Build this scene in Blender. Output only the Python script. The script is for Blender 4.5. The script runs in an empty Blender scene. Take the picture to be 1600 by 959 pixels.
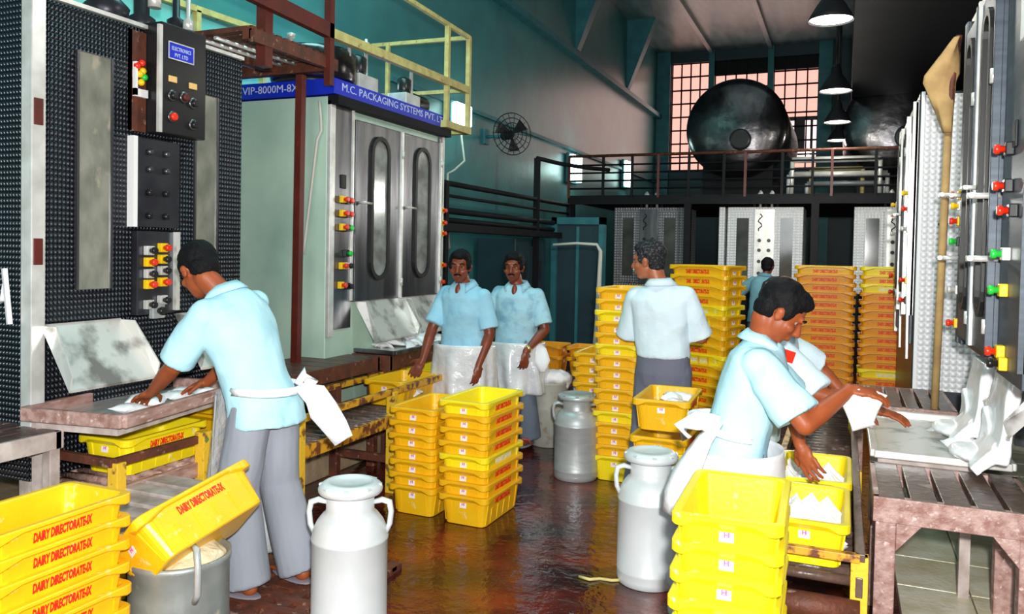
import bpy, bmesh, math, random
from mathutils import Vector, Matrix, Quaternion, noise
random.seed(7)
C = bpy.context.scene.collection
S = bpy.context.scene
PI = math.pi
V = Vector

# ------------------------------------------------------------------ camera, world, lights, exposure
cam_d = bpy.data.cameras.new('camera'); cam = bpy.data.objects.new('camera', cam_d); C.objects.link(cam); S.camera = cam
cam.location = (0, 0, 1.6)
cam.matrix_world = Matrix.Translation((0, 0, 1.6)) @ (Matrix.Rotation(math.atan(520/1250), 4, 'Z') @ Matrix.Rotation(PI/2-math.radians(1.5), 4, 'X') @ Matrix.Rotation(math.radians(1.1), 4, 'Z'))
cam_d.sensor_width = 36; cam_d.lens = 36*1250/1600
cam_d.shift_y = -(89.5-1250*math.tan(math.radians(1.5)))/1600
cam_d.clip_start = .05; cam_d.clip_end = 200
S.view_settings.view_transform = 'Standard'; S.view_settings.look = 'None'
S.view_settings.exposure = 0.25; S.view_settings.gamma = 1.0; S.view_settings.use_curve_mapping = False

w = bpy.data.worlds.new('world'); S.world = w; w.use_nodes = True
w.node_tree.nodes['Background'].inputs[0].default_value = (.30, .62, .66, 1)
w.node_tree.nodes['Background'].inputs[1].default_value = .03

def lamp(name, kind, loc, energy, col=(1, 1, 1), size=.1, target=None, size_y=None, spot=None):
    d = bpy.data.lights.new(name, kind); d.energy = energy; d.color = col
    if kind == 'AREA':
        d.size = size
        if size_y: d.shape = 'RECTANGLE'; d.size_y = size_y
    else: d.shadow_soft_size = size
    if spot: d.spot_size = spot; d.spot_blend = .4
    o = bpy.data.objects.new(name, d); C.objects.link(o); o.location = loc
    if target is not None:
        o.rotation_euler = (V(target)-V(loc)).to_track_quat('-Z', 'Y').to_euler()
    return o
lamp('photo_flash', 'POINT', (.10, -.06, 1.78), 640, (1, .99, .97), .045)
lamp('doorway_daylight', 'AREA', (-.9, -3.2, 2.6), 105, (.95, 1, 1), 3.0, (-1.2, 6, 1.0), 2.0)  # invented soft fill behind the camera, evens out the flash falloff
lamp('hall_daylight', 'AREA', (-1.3, 9.5, 5.9), 14, (.7, 1, 1), 2.5, (-1.3, 9.5, 0), 6.0)  # added overhead fill for the hall, not real daylight
lamp('skylight_left', 'AREA', (-3.3, 4.6, 5.2), 75, (.45, 1, .95), 1.2, (-4.5, 4.9, 2.8), 2.5)  # added fill that brightens the upper left wall
lamp('window_daylight', 'AREA', (-2.5, 20.2, 4.8), 24, (1, .82, .76), 3.4, (-2.0, 12, 4.6), 2.2)
lamp('back_floor_lamp', 'POINT', (-.6, 9.6, 2.3), 60, (1, .97, .9), .15)  # added unseen fill that brightens the back machines
lamp('aisle_lamp', 'POINT', (-.15, 4.3, 3.75), 75, (1, 1, .94), .17)  # added above the view to brighten the right-hand machine side

# ------------------------------------------------------------------ materials
def mat(name, col, rough=.5, metal=0.0, col2=None, nscale=8, bump=0.0, bscale=40, emit=None, estr=1.0, spots=None, spec=None, trans=0, coat=0, stretch=None, lo=.35, hi=.65, alpha=None, sss=0):
    m = bpy.data.materials.new(name); m.use_nodes = True; nt = m.node_tree; b = nt.nodes['Principled BSDF']
    b.inputs['Base Color'].default_value = (*col, 1); b.inputs['Roughness'].default_value = rough; b.inputs['Metallic'].default_value = metal
    if spec is not None: b.inputs['Specular IOR Level'].default_value = spec
    if trans: b.inputs['Transmission Weight'].default_value = trans
    if coat: b.inputs['Coat Weight'].default_value = coat; b.inputs['Coat Roughness'].default_value = .08
    if alpha is not None: b.inputs['Alpha'].default_value = alpha
    if sss: b.inputs['Subsurface Weight'].default_value = sss; b.inputs['Subsurface Radius'].default_value = (.02, .008, .004)
    if emit: b.inputs['Emission Color'].default_value = (*emit, 1); b.inputs['Emission Strength'].default_value = estr
    tc = nt.nodes.new('ShaderNodeTexCoord'); src = tc.outputs['Object']
    if stretch:
        mp = nt.nodes.new('ShaderNodeMapping'); mp.inputs['Scale'].default_value = stretch; nt.links.new(src, mp.inputs[0]); src = mp.outputs[0]
    prev = None
    for cc, sc, l, h in ([(col2, nscale, lo, hi)] if col2 else []) + (spots or []):
        n = nt.nodes.new('ShaderNodeTexNoise'); n.inputs['Scale'].default_value = sc; n.inputs['Detail'].default_value = 5; nt.links.new(src, n.inputs['Vector'])
        r = nt.nodes.new('ShaderNodeMapRange'); r.inputs[1].default_value = l; r.inputs[2].default_value = h; nt.links.new(n.outputs[0], r.inputs[0])
        x = nt.nodes.new('ShaderNodeMix'); x.data_type = 'RGBA'; nt.links.new(r.outputs[0], x.inputs[0])
        if prev is None: x.inputs[6].default_value = (*col, 1)
        else: nt.links.new(prev, x.inputs[6])
        x.inputs[7].default_value = (*cc, 1); prev = x.outputs[2]
    if prev is not None: nt.links.new(prev, b.inputs['Base Color'])
    if bump:
        n = nt.nodes.new('ShaderNodeTexNoise'); n.inputs['Scale'].default_value = bscale; n.inputs['Detail'].default_value = 4; nt.links.new(src, n.inputs['Vector'])
        bp = nt.nodes.new('ShaderNodeBump'); bp.inputs['Strength'].default_value = 1; bp.inputs['Distance'].default_value = bump; nt.links.new(n.outputs[0], bp.inputs['Height']); nt.links.new(bp.outputs[0], b.inputs['Normal'])
    return m

def quilt(name, base, ridge, ky, kz, rough, metal, dist):
    """embossed steel sheet: rows of small pressed lozenges"""
    m = bpy.data.materials.new(name); m.use_nodes = True; nt = m.node_tree; b = nt.nodes['Principled BSDF']
    b.inputs['Roughness'].default_value = rough; b.inputs['Metallic'].default_value = metal
    N = nt.nodes.new; L = nt.links.new
    tc = N('ShaderNodeTexCoord'); sp = N('ShaderNodeSeparateXYZ'); L(tc.outputs['Object'], sp.inputs[0])
    def mt(op, a, b_):
        q = N('ShaderNodeMath'); q.operation = op
        for i, s in enumerate((a, b_)):
            if s is None: continue
            if isinstance(s, (int, float)): q.inputs[i].default_value = s
            else: L(s, q.inputs[i])
        return q.outputs[0]
    hx = mt('ADD', sp.outputs[0], sp.outputs[1])
    sy = mt('SINE', mt('MULTIPLY', hx, 2*PI/ky), None); sz = mt('SINE', mt('MULTIPLY', sp.outputs[2], 2*PI/kz), None)
    p = mt('MULTIPLY', mt('ABSOLUTE', sy, None), mt('ABSOLUTE', sz, None))
    p2 = mt('POWER', p, 1.6)
    x = N('ShaderNodeMix'); x.data_type = 'RGBA'; x.inputs[6].default_value = (*base, 1); x.inputs[7].default_value = (*ridge, 1); L(p2, x.inputs[0]); L(x.outputs[2], b.inputs['Base Color'])  # lighter ridges paint the glints of the relief into the colour
    bp = N('ShaderNodeBump'); bp.inputs['Distance'].default_value = dist; L(p, bp.inputs['Height']); L(bp.outputs[0], b.inputs['Normal'])
    return m

M = {}
M['yellow'] = mat('crate_yellow', (.93, .54, .008), .38, col2=(.88, .46, .006), nscale=6, bump=.0012, bscale=60, spots=[((.90, .66, .22), 23, .64, .72)])
M['bright'] = mat('crate_bright_yellow', (.96, .80, .01), .38, col2=(.95, .72, .01), nscale=6, bump=.0012, bscale=60, spots=[((.94, .84, .35), 20, .66, .74)])
M['amber'] = mat('crate_amber', (.86, .36, .008), .42, col2=(.80, .30, .006), nscale=6, bump=.0012, bscale=60, spots=[((.6, .3, .1), 20, .64, .74)])
M['redink'] = mat('red_print', (.80, .025, .008), .5)
M['whiteink'] = mat('pale_print', (.85, .82, .62), .5)
M['sticker'] = mat('white_sticker', (.88, .85, .84), .5)
M['pink'] = mat('pink_print', (.75, .12, .38), .5)
M['floor'] = None
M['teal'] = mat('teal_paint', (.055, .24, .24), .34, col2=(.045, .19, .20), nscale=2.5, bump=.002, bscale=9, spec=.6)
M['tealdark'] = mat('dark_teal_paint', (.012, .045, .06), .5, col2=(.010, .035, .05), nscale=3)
M['tealtrim'] = mat('teal_trim_paint', (.03, .20, .22), .5, col2=(.02, .14, .17), nscale=5)
M['ceil'] = mat('ceiling_paint', (.19, .28, .28), .35, col2=(.08, .15, .16), nscale=3, stretch=(1.6, .35, 1), bump=.003, bscale=6)
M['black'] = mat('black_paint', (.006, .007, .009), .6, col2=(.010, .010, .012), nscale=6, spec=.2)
M['darksteel'] = mat('dark_steel', (.05, .055, .065), .38, .5, col2=(.03, .03, .04), nscale=6)
M['steel'] = mat('brushed_steel', (.20, .20, .21), .30, .85, col2=(.10, .10, .11), nscale=2, stretch=(6, 6, .8), bump=.0004, bscale=90)
M['greensteel'] = mat('pale_steel_side', (.66, .86, .70), .40, .10, col2=(.42, .62, .52), nscale=1.6, stretch=(1, 1, .8), bump=.0008, bscale=12)  # pale green reflection painted into the steel's base colour
M['steelblue'] = mat('blue_grey_steel', (.075, .095, .12), .45, .3, col2=(.05, .065, .08), nscale=4, stretch=(1, 1, 10))
M['brightsteel'] = mat('bright_steel', (.86, .85, .82), .32, .35, col2=(.66, .65, .60), nscale=9)
M['steelstain'] = mat('stained_steel', (.80, .79, .75), .28, .4, col2=(.25, .24, .22), nscale=7, lo=.5, hi=.68, stretch=(1, 1, 1), bump=.002, bscale=9)
M['tanksteel'] = mat('tank_steel', (.16, .15, .155), .24, .95, col2=(.05, .05, .055), nscale=3, bump=.012, bscale=4)
M['quilt'] = quilt('embossed_dark_steel', (.008, .009, .012), (.11, .125, .16), .042, .052, .25, .6, .012)
M['quiltpale'] = quilt('embossed_pale_steel', (.78, .78, .80), (.97, .97, .98), .08, .08, .4, .05, .006)  # flash glare on the steel painted in as near-white colour
M['quiltgrey'] = quilt('embossed_grey_steel', (.22, .22, .24), (.42, .42, .45), .08, .08, .35, .3, .010)
M['glassdark'] = mat('dark_window_glass', (.05, .055, .05), .1, 0, col2=(.10, .10, .09), nscale=4, coat=.5)
M['glassstain'] = mat('stained_window_glass', (.20, .21, .17), .16, .2, col2=(.34, .34, .28), nscale=5, stretch=(1, 2, 1.2), coat=.5, spots=[((.50, .44, .34), 4, .60, .68)])
M['glasspale'] = mat('pale_window_glass', (.45, .47, .45), .15, .1, col2=(.18, .18, .17), nscale=4, stretch=(1, 1, 1.5), coat=.4)
M['rubber'] = mat('black_rubber', (.008, .008, .008), .5)
M['alu'] = mat('grey_aluminium', (.50, .53, .53), .42, .35, col2=(.42, .45, .46), nscale=6, bump=.0012, bscale=14, stretch=(1, 1, 4))
M['alupale'] = mat('pale_aluminium', (.72, .76, .77), .42, .2, col2=(.64, .68, .69), nscale=5, bump=.0012, bscale=12)
M['aludark'] = mat('dull_aluminium', (.25, .28, .27), .42, .45, col2=(.36, .40, .38), nscale=7, bump=.002, bscale=12, spots=[((.5, .47, .36), 12, .62, .7)])
M['mouldy'] = mat('stained_white_tin', (.50, .50, .44), .6, 0, col2=(.38, .38, .34), nscale=6, spots=[((.35, .22, .10), 10, .58, .68)], bump=.002)
M['rust'] = mat('rusty_iron', (.16, .045, .022), .62, .1, col2=(.09, .03, .018), nscale=14, bump=.004, bscale=50, spots=[((.34, .20, .14), 22, .62, .7)])
M['redbrown'] = mat('red_brown_paint', (.13, .018, .010), .45, col2=(.09, .014, .010), nscale=9, bump=.001)
M['rustyellow'] = mat('rusty_yellow_paint', (.72, .36, .02), .5, col2=(.16, .05, .02), nscale=18, lo=.48, hi=.58, bump=.003, bscale=40)
M['yellowpost'] = mat('chipped_yellow_paint', (.85, .52, .03), .5, col2=(.20, .09, .03), nscale=16, lo=.56, hi=.64, bump=.003, bscale=40, spots=[((.12, .25, .06), 20, .64, .68)])
M['cream'] = mat('cream_yellow_paint', (.66, .55, .20), .5, col2=(.50, .38, .14), nscale=14, spots=[((.25, .09, .03), 20, .66, .72)])
M['wetwood'] = mat('wet_pinkish_wood', (.52, .34, .30), .42, col2=(.30, .15, .12), nscale=9, bump=.003, bscale=30, stretch=(3, 1, 3), spots=[((.70, .56, .52), 14, .60, .70)])
M['darkwood'] = mat('dark_wet_wood', (.14, .085, .065), .35, col2=(.07, .04, .032), nscale=9, bump=.004, bscale=30, spots=[((.30, .22, .18), 18, .6, .7)])
M['redwood'] = mat('dark_red_wood', (.13, .045, .03), .4, col2=(.06, .02, .016), nscale=9, bump=.003, bscale=30)
M['palewood'] = mat('pale_worn_wood', (.62, .54, .50), .6, col2=(.38, .30, .27), nscale=10, bump=.003, bscale=30)
M['tan'] = mat('tan_canvas', (.55, .36, .14), .8, col2=(.40, .24, .10), nscale=8, bump=.006, bscale=15)
M['tile'] = mat('cream_wet_tile', (.82, .80, .64), .3, col2=(.62, .55, .34), nscale=6, bump=.002)
M['plinth'] = mat('tan_plinth', (.50, .38, .24), .4, col2=(.34, .24, .15), nscale=6, bump=.003)
M['blue'] = mat('blue_sign', (.006, .025, .55), .4)
M['white'] = mat('white_paint', (.9, .9, .9), .5)
M['whitish'] = mat('white_lettering', (.62, .68, .85), .5)
M['red'] = mat('red_plastic', (.85, .03, .008), .3, coat=.4)
M['green'] = mat('green_plastic', (.02, .60, .06), .3, coat=.4)
M['btnyellow'] = mat('yellow_plastic', (.95, .60, .01), .35)
M['blackplastic'] = mat('black_plastic', (.012, .012, .014), .3)
M['amberlens'] = mat('amber_display', (.9, .55, .2), .4)
M['pouch'] = mat('milk_pouch_film', (.93, .93, .95), .3, coat=.3, bump=.003, bscale=28, sss=0)
M['shirtblue'] = mat('pale_blue_shirt', (.52, .82, .91), .85, col2=(.46, .77, .88), nscale=7, bump=.012, bscale=7)
M['shirtwhite'] = mat('near_white_shirt', (.74, .87, .94), .85, col2=(.68, .84, .92), nscale=7, bump=.012, bscale=7)
M['shirtsoft'] = mat('soft_blue_shirt', (.36, .66, .82), .85, col2=(.30, .60, .78), nscale=9, bump=.012, bscale=8)
M['shirtwet'] = mat('damp_blue_shirt', (.40, .66, .78), .85, col2=(.20, .42, .58), nscale=9, lo=.5, hi=.7, bump=.012, bscale=8)
M['shirtteal'] = mat('dull_blue_shirt', (.18, .40, .48), .85)
M['trouser'] = mat('grey_trousers', (.32, .34, .39), .9, col2=(.28, .30, .35), nscale=6, bump=.010, bscale=9, stretch=(1, 1, .4))
M['trouserdark'] = mat('dark_grey_trousers', (.17, .18, .24), .9, col2=(.14, .15, .2), nscale=6, bump=.010, bscale=9, stretch=(1, 1, .4))
M['trouserblue'] = mat('blue_grey_trousers', (.16, .20, .27), .9, bump=.01, bscale=9)
M['apronwhite'] = mat('white_apron', (.90, .90, .93), .6, bump=.012, bscale=8)
M['apronfilm'] = mat('clear_plastic_apron', (.80, .84, .88), .2, bump=.02, bscale=14, alpha=.55, coat=.5)
M['apronwet'] = mat('wet_white_apron', (.62, .64, .66), .25, col2=(.85, .85, .88), nscale=6, bump=.015, bscale=10, coat=.4)
M['cloth'] = mat('white_cloth', (.92, .92, .95), .8, bump=.010, bscale=12)
M['skin'] = mat('brown_skin', (.36, .085, .026), .5, col2=(.30, .068, .02), nscale=14, spec=.4)
M['skindark'] = mat('dark_brown_skin', (.25, .055, .022), .42, col2=(.18, .04, .018), nscale=14)
M['skinlight'] = mat('light_brown_skin', (.48, .17, .08), .42, col2=(.38, .11, .05), nscale=14)
M['hair'] = mat('black_hair', (.004, .004, .005), .7, spec=.2, bump=.004, bscale=90)
M['hairgrey'] = mat('greying_hair', (.015, .015, .017), .7, spec=.2, bump=.004, bscale=90, spots=[((.09, .09, .10), 70, .50, .66)])
M['grey'] = mat('grey_moustache', (.45, .43, .42), .7)
M['eyewhite'] = mat('eye_white', (.34, .28, .24), .9, spec=.05)
M['gold'] = mat('watch_gold', (.85, .62, .25), .25, .8)
M['sandal'] = mat('sandal_sole', (.24, .22, .26), .6)
M['strap'] = mat('red_sandal_strap', (.5, .10, .08), .5)
M['cable'] = mat('grey_cable', (.62, .58, .52), .5)
M['lampglow'] = mat('lit_reflector', (1, 1, .9), .5, emit=(1, .99, .85), estr=5)
M['bulk'] = mat('lit_bulkhead', (1, 1, 1), .5, emit=(.72, 1, .95), estr=5)
M['winglow'] = mat('bright_window_pane', (.9, .6, .5), .5, emit=(1, .46, .38), estr=1.0)
M['winglowwhite'] = mat('white_window_pane', (.9, .8, .8), .5, emit=(1, .78, .75), estr=1.1)  # emission stands in for daylight on the white shutter boards
M['windark'] = mat('dark_window_opening', (.02, .015, .02), .5)
M['crust'] = mat('dried_milk_crust', (.80, .74, .55), .9, col2=(.6, .5, .3), nscale=8, bump=.01, bscale=30)

# ------------------------------------------------------------------ mesh helpers
def link(name, me, m, parent=None):
    o = bpy.data.objects.new(name, me); C.objects.link(o)
    if m is not None and not me.materials: me.materials.append(m)
    if parent is not None: o.parent = parent
    return o

def tag(o, label=None, cat=None, group=None, kind=None):
    if label: o['label'] = label
    if cat: o['category'] = cat
    if group: o['group'] = group
    if kind: o['kind'] = kind
    return o

def thing(name, label, cat, loc=(0, 0, 0), rz=0.0, group=None):
    o = bpy.data.objects.new(name, None); C.objects.link(o); o.location = loc; o.rotation_euler = (0, 0, rz); o.empty_display_size = .05
    return tag(o, label, cat, group)

class MB:
    """collects shapes, then links them as one mesh object"""
    def __init__(s): s.v = []; s.f = []; s.sm = []
    def add(s, vs, fs, smooth=False):
        n = len(s.v); s.v += [tuple(p) for p in vs]; s.f += [tuple(i+n for i in f) for f in fs]; s.sm += [smooth]*len(fs); return s
    def box(s, x0, x1, y0, y1, z0, z1, mtx=None):
        vs = [V((x, y, z)) for x in (x0, x1) for y in (y0, y1) for z in (z0, z1)]
        if mtx is not None: vs = [mtx @ p for p in vs]
        return s.add(vs, [(0, 1, 3, 2), (4, 6, 7, 5), (0, 4, 5, 1), (2, 3, 7, 6), (0, 2, 6, 4), (1, 5, 7, 3)])
    def cbox(s, c, size, mtx=None):
        return s.box(*[t for i in range(3) for t in (c[i]-size[i]/2, c[i]+size[i]/2)], mtx)
    def rings(s, rings, cap=True, smooth=True):
        n = len(rings[0]); vs = [p for r in rings for p in r]; fs = []
        for i in range(len(rings)-1):
            for j in range(n):
                k = (j+1) % n; fs.append((i*n+j, i*n+k, (i+1)*n+k, (i+1)*n+j))
        s.add(vs, fs, smooth)
        if cap:
            b = len(s.v)-len(vs); s.f.append(tuple(b+j for j in reversed(range(n)))); s.sm.append(False)
            s.f.append(tuple(b+(len(rings)-1)*n+j for j in range(n))); s.sm.append(False)
        return s
    def tube(s, a, b, r0, r1=None, n=12, smooth=True):
        a, b = V(a), V(b); r1 = r0 if r1 is None else r1; d = (b-a).normalized(); u = d.orthogonal().normalized(); v = d.cross(u)
        R = lambda c, r: [c+u*(math.cos(t*2*PI/n)*r)+v*(math.sin(t*2*PI/n)*r) for t in range(n)]
        return s.rings([R(a, r0), R(b, r1)], True, smooth)
    def path(s, pts, r, n=8):
        pts = [V(p) for p in pts]
        rr = r if isinstance(r, (list, tuple)) else [r]*len(pts); rings = []
        u = (pts[1]-pts[0]).orthogonal().normalized()
        for i, p in enumerate(pts):
            d = (pts[min(i+1, len(pts)-1)]-pts[max(i-1, 0)]).normalized(); u = (u-d*u.dot(d)).normalized(); v = d.cross(u)
            rings.append([p+u*(math.cos(t*2*PI/n)*rr[i])+v*(math.sin(t*2*PI/n)*rr[i]) for t in range(n)])
        return s.rings(rings)
    def bar(s, a, b, w=.04, h=.04, up=(0, 0, 1)):
        a, b = V(a), V(b); d = (b-a).normalized(); up = V(up)
        if abs(d.dot(up)) > .98: up = V((0, 1, 0))
        x = d.cross(up).normalized(); y = x.cross(d)
        R = lambda c: [c+x*(sx*w/2)+y*(sy*h/2) for sx, sy in ((-1, -1), (1, -1), (1, 1), (-1, 1))]
        return s.rings([R(a), R(b)], True, False)
    def lathe(s, prof, c=(0, 0, 0), n=32, axis='Z', smooth=True, cap=True):
        c = V(c); rings = []
        for r, z in prof:
            ring = []
            for t in range(n):
                a = t*2*PI/n; p = V((math.cos(a)*r, math.sin(a)*r, z))
                if axis == 'X': p = V((z, p.x, p.y))
                if axis == 'Y': p = V((p.x, z, p.y))
                ring.append(c+p)
            rings.append(ring)
        return s.rings(rings, cap, smooth)
    def ell(s, c, r, q=None, n=14):
        c = V(c); r = V((r, r, r)) if isinstance(r, (int, float)) else V(r); rings = []
        for i in range(1, n):
            th = PI*i/n; ring = []
            for j in range(n+2):
                a = j*2*PI/(n+2); p = V((r.x*math.sin(th)*math.cos(a), r.y*math.sin(th)*math.sin(a), -r.z*math.cos(th)))
                if q is not None: p = q @ p
                ring.append(c+p)
            rings.append(ring)
        return s.rings(rings)
    def cap(s, a, b, r0, r1=None, n=12):
        r1 = r0 if r1 is None else r1
        s.ell(a, r0, n=10); s.ell(b, r1, n=10); return s.tube(a, b, r0, r1, n)
    def mesh(s, name):
        me = bpy.data.meshes.new(name); me.from_pydata(s.v, [], s.f); me.validate(); me.update()
        bm = bmesh.new(); bm.from_mesh(me); bmesh.ops.recalc_face_normals(bm, faces=bm.faces); bm.to_mesh(me); bm.free()
        if len(me.polygons) == len(s.sm):
            me.polygons.foreach_set('use_smooth', s.sm)
        return me
    def build(s, name, m, parent=None, bevel=0, seg=2):
        o = link(name, s.mesh(name), m, parent)
        if bevel:
            b = o.modifiers.new('bevel', 'BEVEL'); b.width = bevel; b.segments = seg; b.limit_method = 'ANGLE'; b.angle_limit = .9
        return o

def evaluated(name, me, mods, smooth=True):
    """run modifiers on a mesh and hand back the finished mesh"""
    o = bpy.data.objects.new('tmp', me); C.objects.link(o)
    for k, kw in mods:
        md = o.modifiers.new(k, k)
        for a, b in kw.items(): setattr(md, a, b)
    dg = bpy.context.evaluated_depsgraph_get(); dg.update()
    r = bpy.data.meshes.new_from_object(o.evaluated_get(dg)); r.name = name
    bpy.data.objects.remove(o)
    if smooth: r.polygons.foreach_set('use_smooth', [True]*len(r.polygons))
    return r

def organic(mb, name, m, parent, voxel=.006, it=4, fold=0.0, fscale=9, stretch=(1, 1, 1)):
    me = evaluated(name, mb.mesh(name), [('REMESH', dict(mode='VOXEL', voxel_size=voxel, use_smooth_shade=True)), ('SMOOTH', dict(iterations=it, factor=.5))])
    if fold:
        ns = [v.normal.copy() for v in me.vertices]
        for v, nn in zip(me.vertices, ns):
            p = V((v.co.x*stretch[0], v.co.y*stretch[1], v.co.z*stretch[2]))*fscale
            f = noise.noise(p)+.5*noise.noise(p*2.1+V((3, 1, 7)))
            ridge = 1-abs(noise.noise(p*.8+V((9, 2, 4))))*2.2
            v.co += nn*(f*fold+max(ridge, 0)*fold*.7)
        me.update()
    return link(name, me, m, parent)

_txt = {}
def text_mesh(txt, h, depth=.001, bold=0.0, sx=1.0):
    k = (txt, h, depth, bold, sx)
    if k in _txt: return _txt[k]
    cu = bpy.data.curves.new('txt', 'FONT'); cu.body = txt; cu.size = h/.7; cu.extrude = depth; cu.offset = bold; cu.align_x = 'CENTER'; cu.align_y = 'CENTER'; cu.resolution_u = 2
    o = bpy.data.objects.new('t', cu); C.objects.link(o); dg = bpy.context.evaluated_depsgraph_get(); dg.update()
    me = bpy.data.meshes.new_from_object(o.evaluated_get(dg)); bpy.data.objects.remove(o)
    me.transform(Matrix.Diagonal((sx, 1, 1, 1))); me.name = 'lettering'
    _txt[k] = me; return me
def write(txt, loc, xdir, zdir, h, m, parent, name='lettering', bold=0.0, sx=1.0, fit=None):
    me = text_mesh(txt, h, .0008, bold, sx).copy()
    x = V(xdir).normalized(); z = V(zdir).normalized(); n = x.cross(z)
    if fit:
        xs = [v.co.x for v in me.vertices]; w_ = max(xs)-min(xs); me.transform(Matrix.Diagonal((fit/w_, 1, 1, 1)))
    mx = Matrix((x, z, n)).transposed().to_4x4(); mx.translation = V(loc); me.transform(mx)
    me.materials.clear(); return link(name, me, m, parent)

def copy_tree(o, parent=None):
    c = o.copy(); C.objects.link(c)
    if parent is not None: c.parent = parent
    for ch in list(o.children): copy_tree(ch, c)
    return c

ORD = ['topmost', 'second from the top', 'third from the top', 'fourth from the top', 'fifth from the top', 'sixth from the top', 'seventh from the top', 'eighth from the top', 'ninth from the top', 'tenth from the top', 'eleventh from the top', 'twelfth from the top', 'thirteenth from the top', 'fourteenth from the top', 'fifteenth from the top', 'sixteenth from the top', 'seventeenth from the top', 'eighteenth from the top', 'nineteenth from the top', 'twentieth from the top']

# ------------------------------------------------------------------ the setting
def struct(mb, name, m, bevel=0, parent=None):
    o = mb.build(name, m, parent, bevel)
    if parent is None: o['kind'] = 'structure'
    return o

fm = bpy.data.materials.new('wet_red_floor'); fm.use_nodes = True; nt = fm.node_tree; b = nt.nodes['Principled BSDF']
tc = nt.nodes.new('ShaderNodeTexCoord')
def nz(sc, det=5):
    n = nt.nodes.new('ShaderNodeTexNoise'); n.inputs['Scale'].default_value = sc; n.inputs['Detail'].default_value = det; nt.links.new(tc.outputs['Object'], n.inputs[0]); return n.outputs[0]
cr = nt.nodes.new('ShaderNodeValToRGB'); nt.links.new(nz(2.2), cr.inputs[0])
cr.color_ramp.elements[0].position = .36; cr.color_ramp.elements[0].color = (.022, .008, .008, 1)
cr.color_ramp.elements[1].position = .66; cr.color_ramp.elements[1].color = (.21, .028, .012, 1)
e = cr.color_ramp.elements.new(.5); e.color = (.085, .013, .009, 1)
nt.links.new(cr.outputs[0], b.inputs['Base Color'])
mr = nt.nodes.new('ShaderNodeMapRange'); nt.links.new(nz(5), mr.inputs[0]); mr.inputs[1].default_value = .35; mr.inputs[2].default_value = .7; mr.inputs[3].default_value = .04; mr.inputs[4].default_value = .22; nt.links.new(mr.outputs[0], b.inputs['Roughness'])
bp = nt.nodes.new('ShaderNodeBump'); bp.inputs['Distance'].default_value = .006; nt.links.new(nz(14, 3), bp.inputs['Height']); nt.links.new(bp.outputs[0], b.inputs['Normal'])
b.inputs['Specular IOR Level'].default_value = .7
M['floor'] = fm

XL, YB, XR, ZC = -4.55, 20.45, 4.5, 6.67
struct(MB().box(XL-.2, XR+.2, -4.2, YB+.3, -.2, 0), 'floor', M['floor'])
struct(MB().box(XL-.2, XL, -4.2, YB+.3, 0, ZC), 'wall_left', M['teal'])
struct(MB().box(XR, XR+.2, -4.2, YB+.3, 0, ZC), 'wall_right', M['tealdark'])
wb = MB()
wins = [(-4.20, -3.27), (-3.13, -1.86), (-1.72, -.70)]
WZ0, WZ1 = 3.7, 6.40
wb.box(XL, wins[0][0], YB, YB+.25, 0, ZC); wb.box(wins[0][1], wins[1][0], YB, YB+.25, WZ0, WZ1); wb.box(wins[1][1], wins[2][0], YB, YB+.25, WZ0, WZ1)
wb.box(wins[2][1], XR, YB, YB+.25, 0, ZC); wb.box(wins[0][0], wins[2][1], YB, YB+.25, 0, WZ0); wb.box(wins[0][0], wins[2][1], YB, YB+.25, WZ1, ZC)
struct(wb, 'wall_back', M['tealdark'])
struct(MB().box(XL-.2, XR+.2, -4.2, YB+.3, ZC, ZC+.2), 'ceiling', M['ceil'])
# teal piers framing the back windows, ledge and haunches on the left wall
pb = MB().box(XL, -4.22, YB-.12, YB, 0, ZC).box(-3.27, -3.13, YB-.08, YB, WZ0-.1, ZC).box(-1.86, -1.72, YB-.08, YB, WZ0-.1, ZC).box(-.70, -.40, YB-.12, YB, 0, ZC)
struct(pb, 'trim_1', M['tealtrim'])
struct(MB().box(XL, XL+.14, -3, YB-.12, 5.0, 5.10).box(XL, XL+.05, 7.4, YB-.12, 3.37, 3.42), 'trim_2', M['tealtrim'])
hb = MB()
for yy in (3.6, 6.6, 9.6, 11.6, 13.8, 17.4):
    zt, zb_ = ZC, (5.62 if yy < 12 else 5.2)
    hb.rings([[V((XL, yy-.10, zb_)), V((XL+.03, yy-.10, zb_)), V((XL+.03, yy+.10, zb_)), V((XL, yy+.10, zb_))], [V((XL, yy-.16, zt)), V((XL+.62, yy-.16, zt)), V((XL+.62, yy+.16, zt)), V((XL, yy+.16, zt))]], True, False)
struct(hb, 'trim_3', M['tealtrim'])
cb = MB()
for xx in (-3.2, -1.8): cb.box(xx-.05, xx+.05, 4, YB-.12, ZC-.10, ZC)
struct(cb, 'trim_4', M['ceil'])
# dark loft over the right-hand machines
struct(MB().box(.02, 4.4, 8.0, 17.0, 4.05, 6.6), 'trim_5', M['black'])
struct(MB().box(XL, -3.28, 2.2, 7.2, 0, .22), 'trim_6', M['plinth'], .01)
tl = MB()
for i in range(4):
    for j in range(14): tl.box(.27+i*.31, .27+i*.31+.304, 3.78+j*.41, 3.78+j*.41+.404, 0, .05)
struct(tl, 'trim_7', M['tile'], .004)
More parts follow.
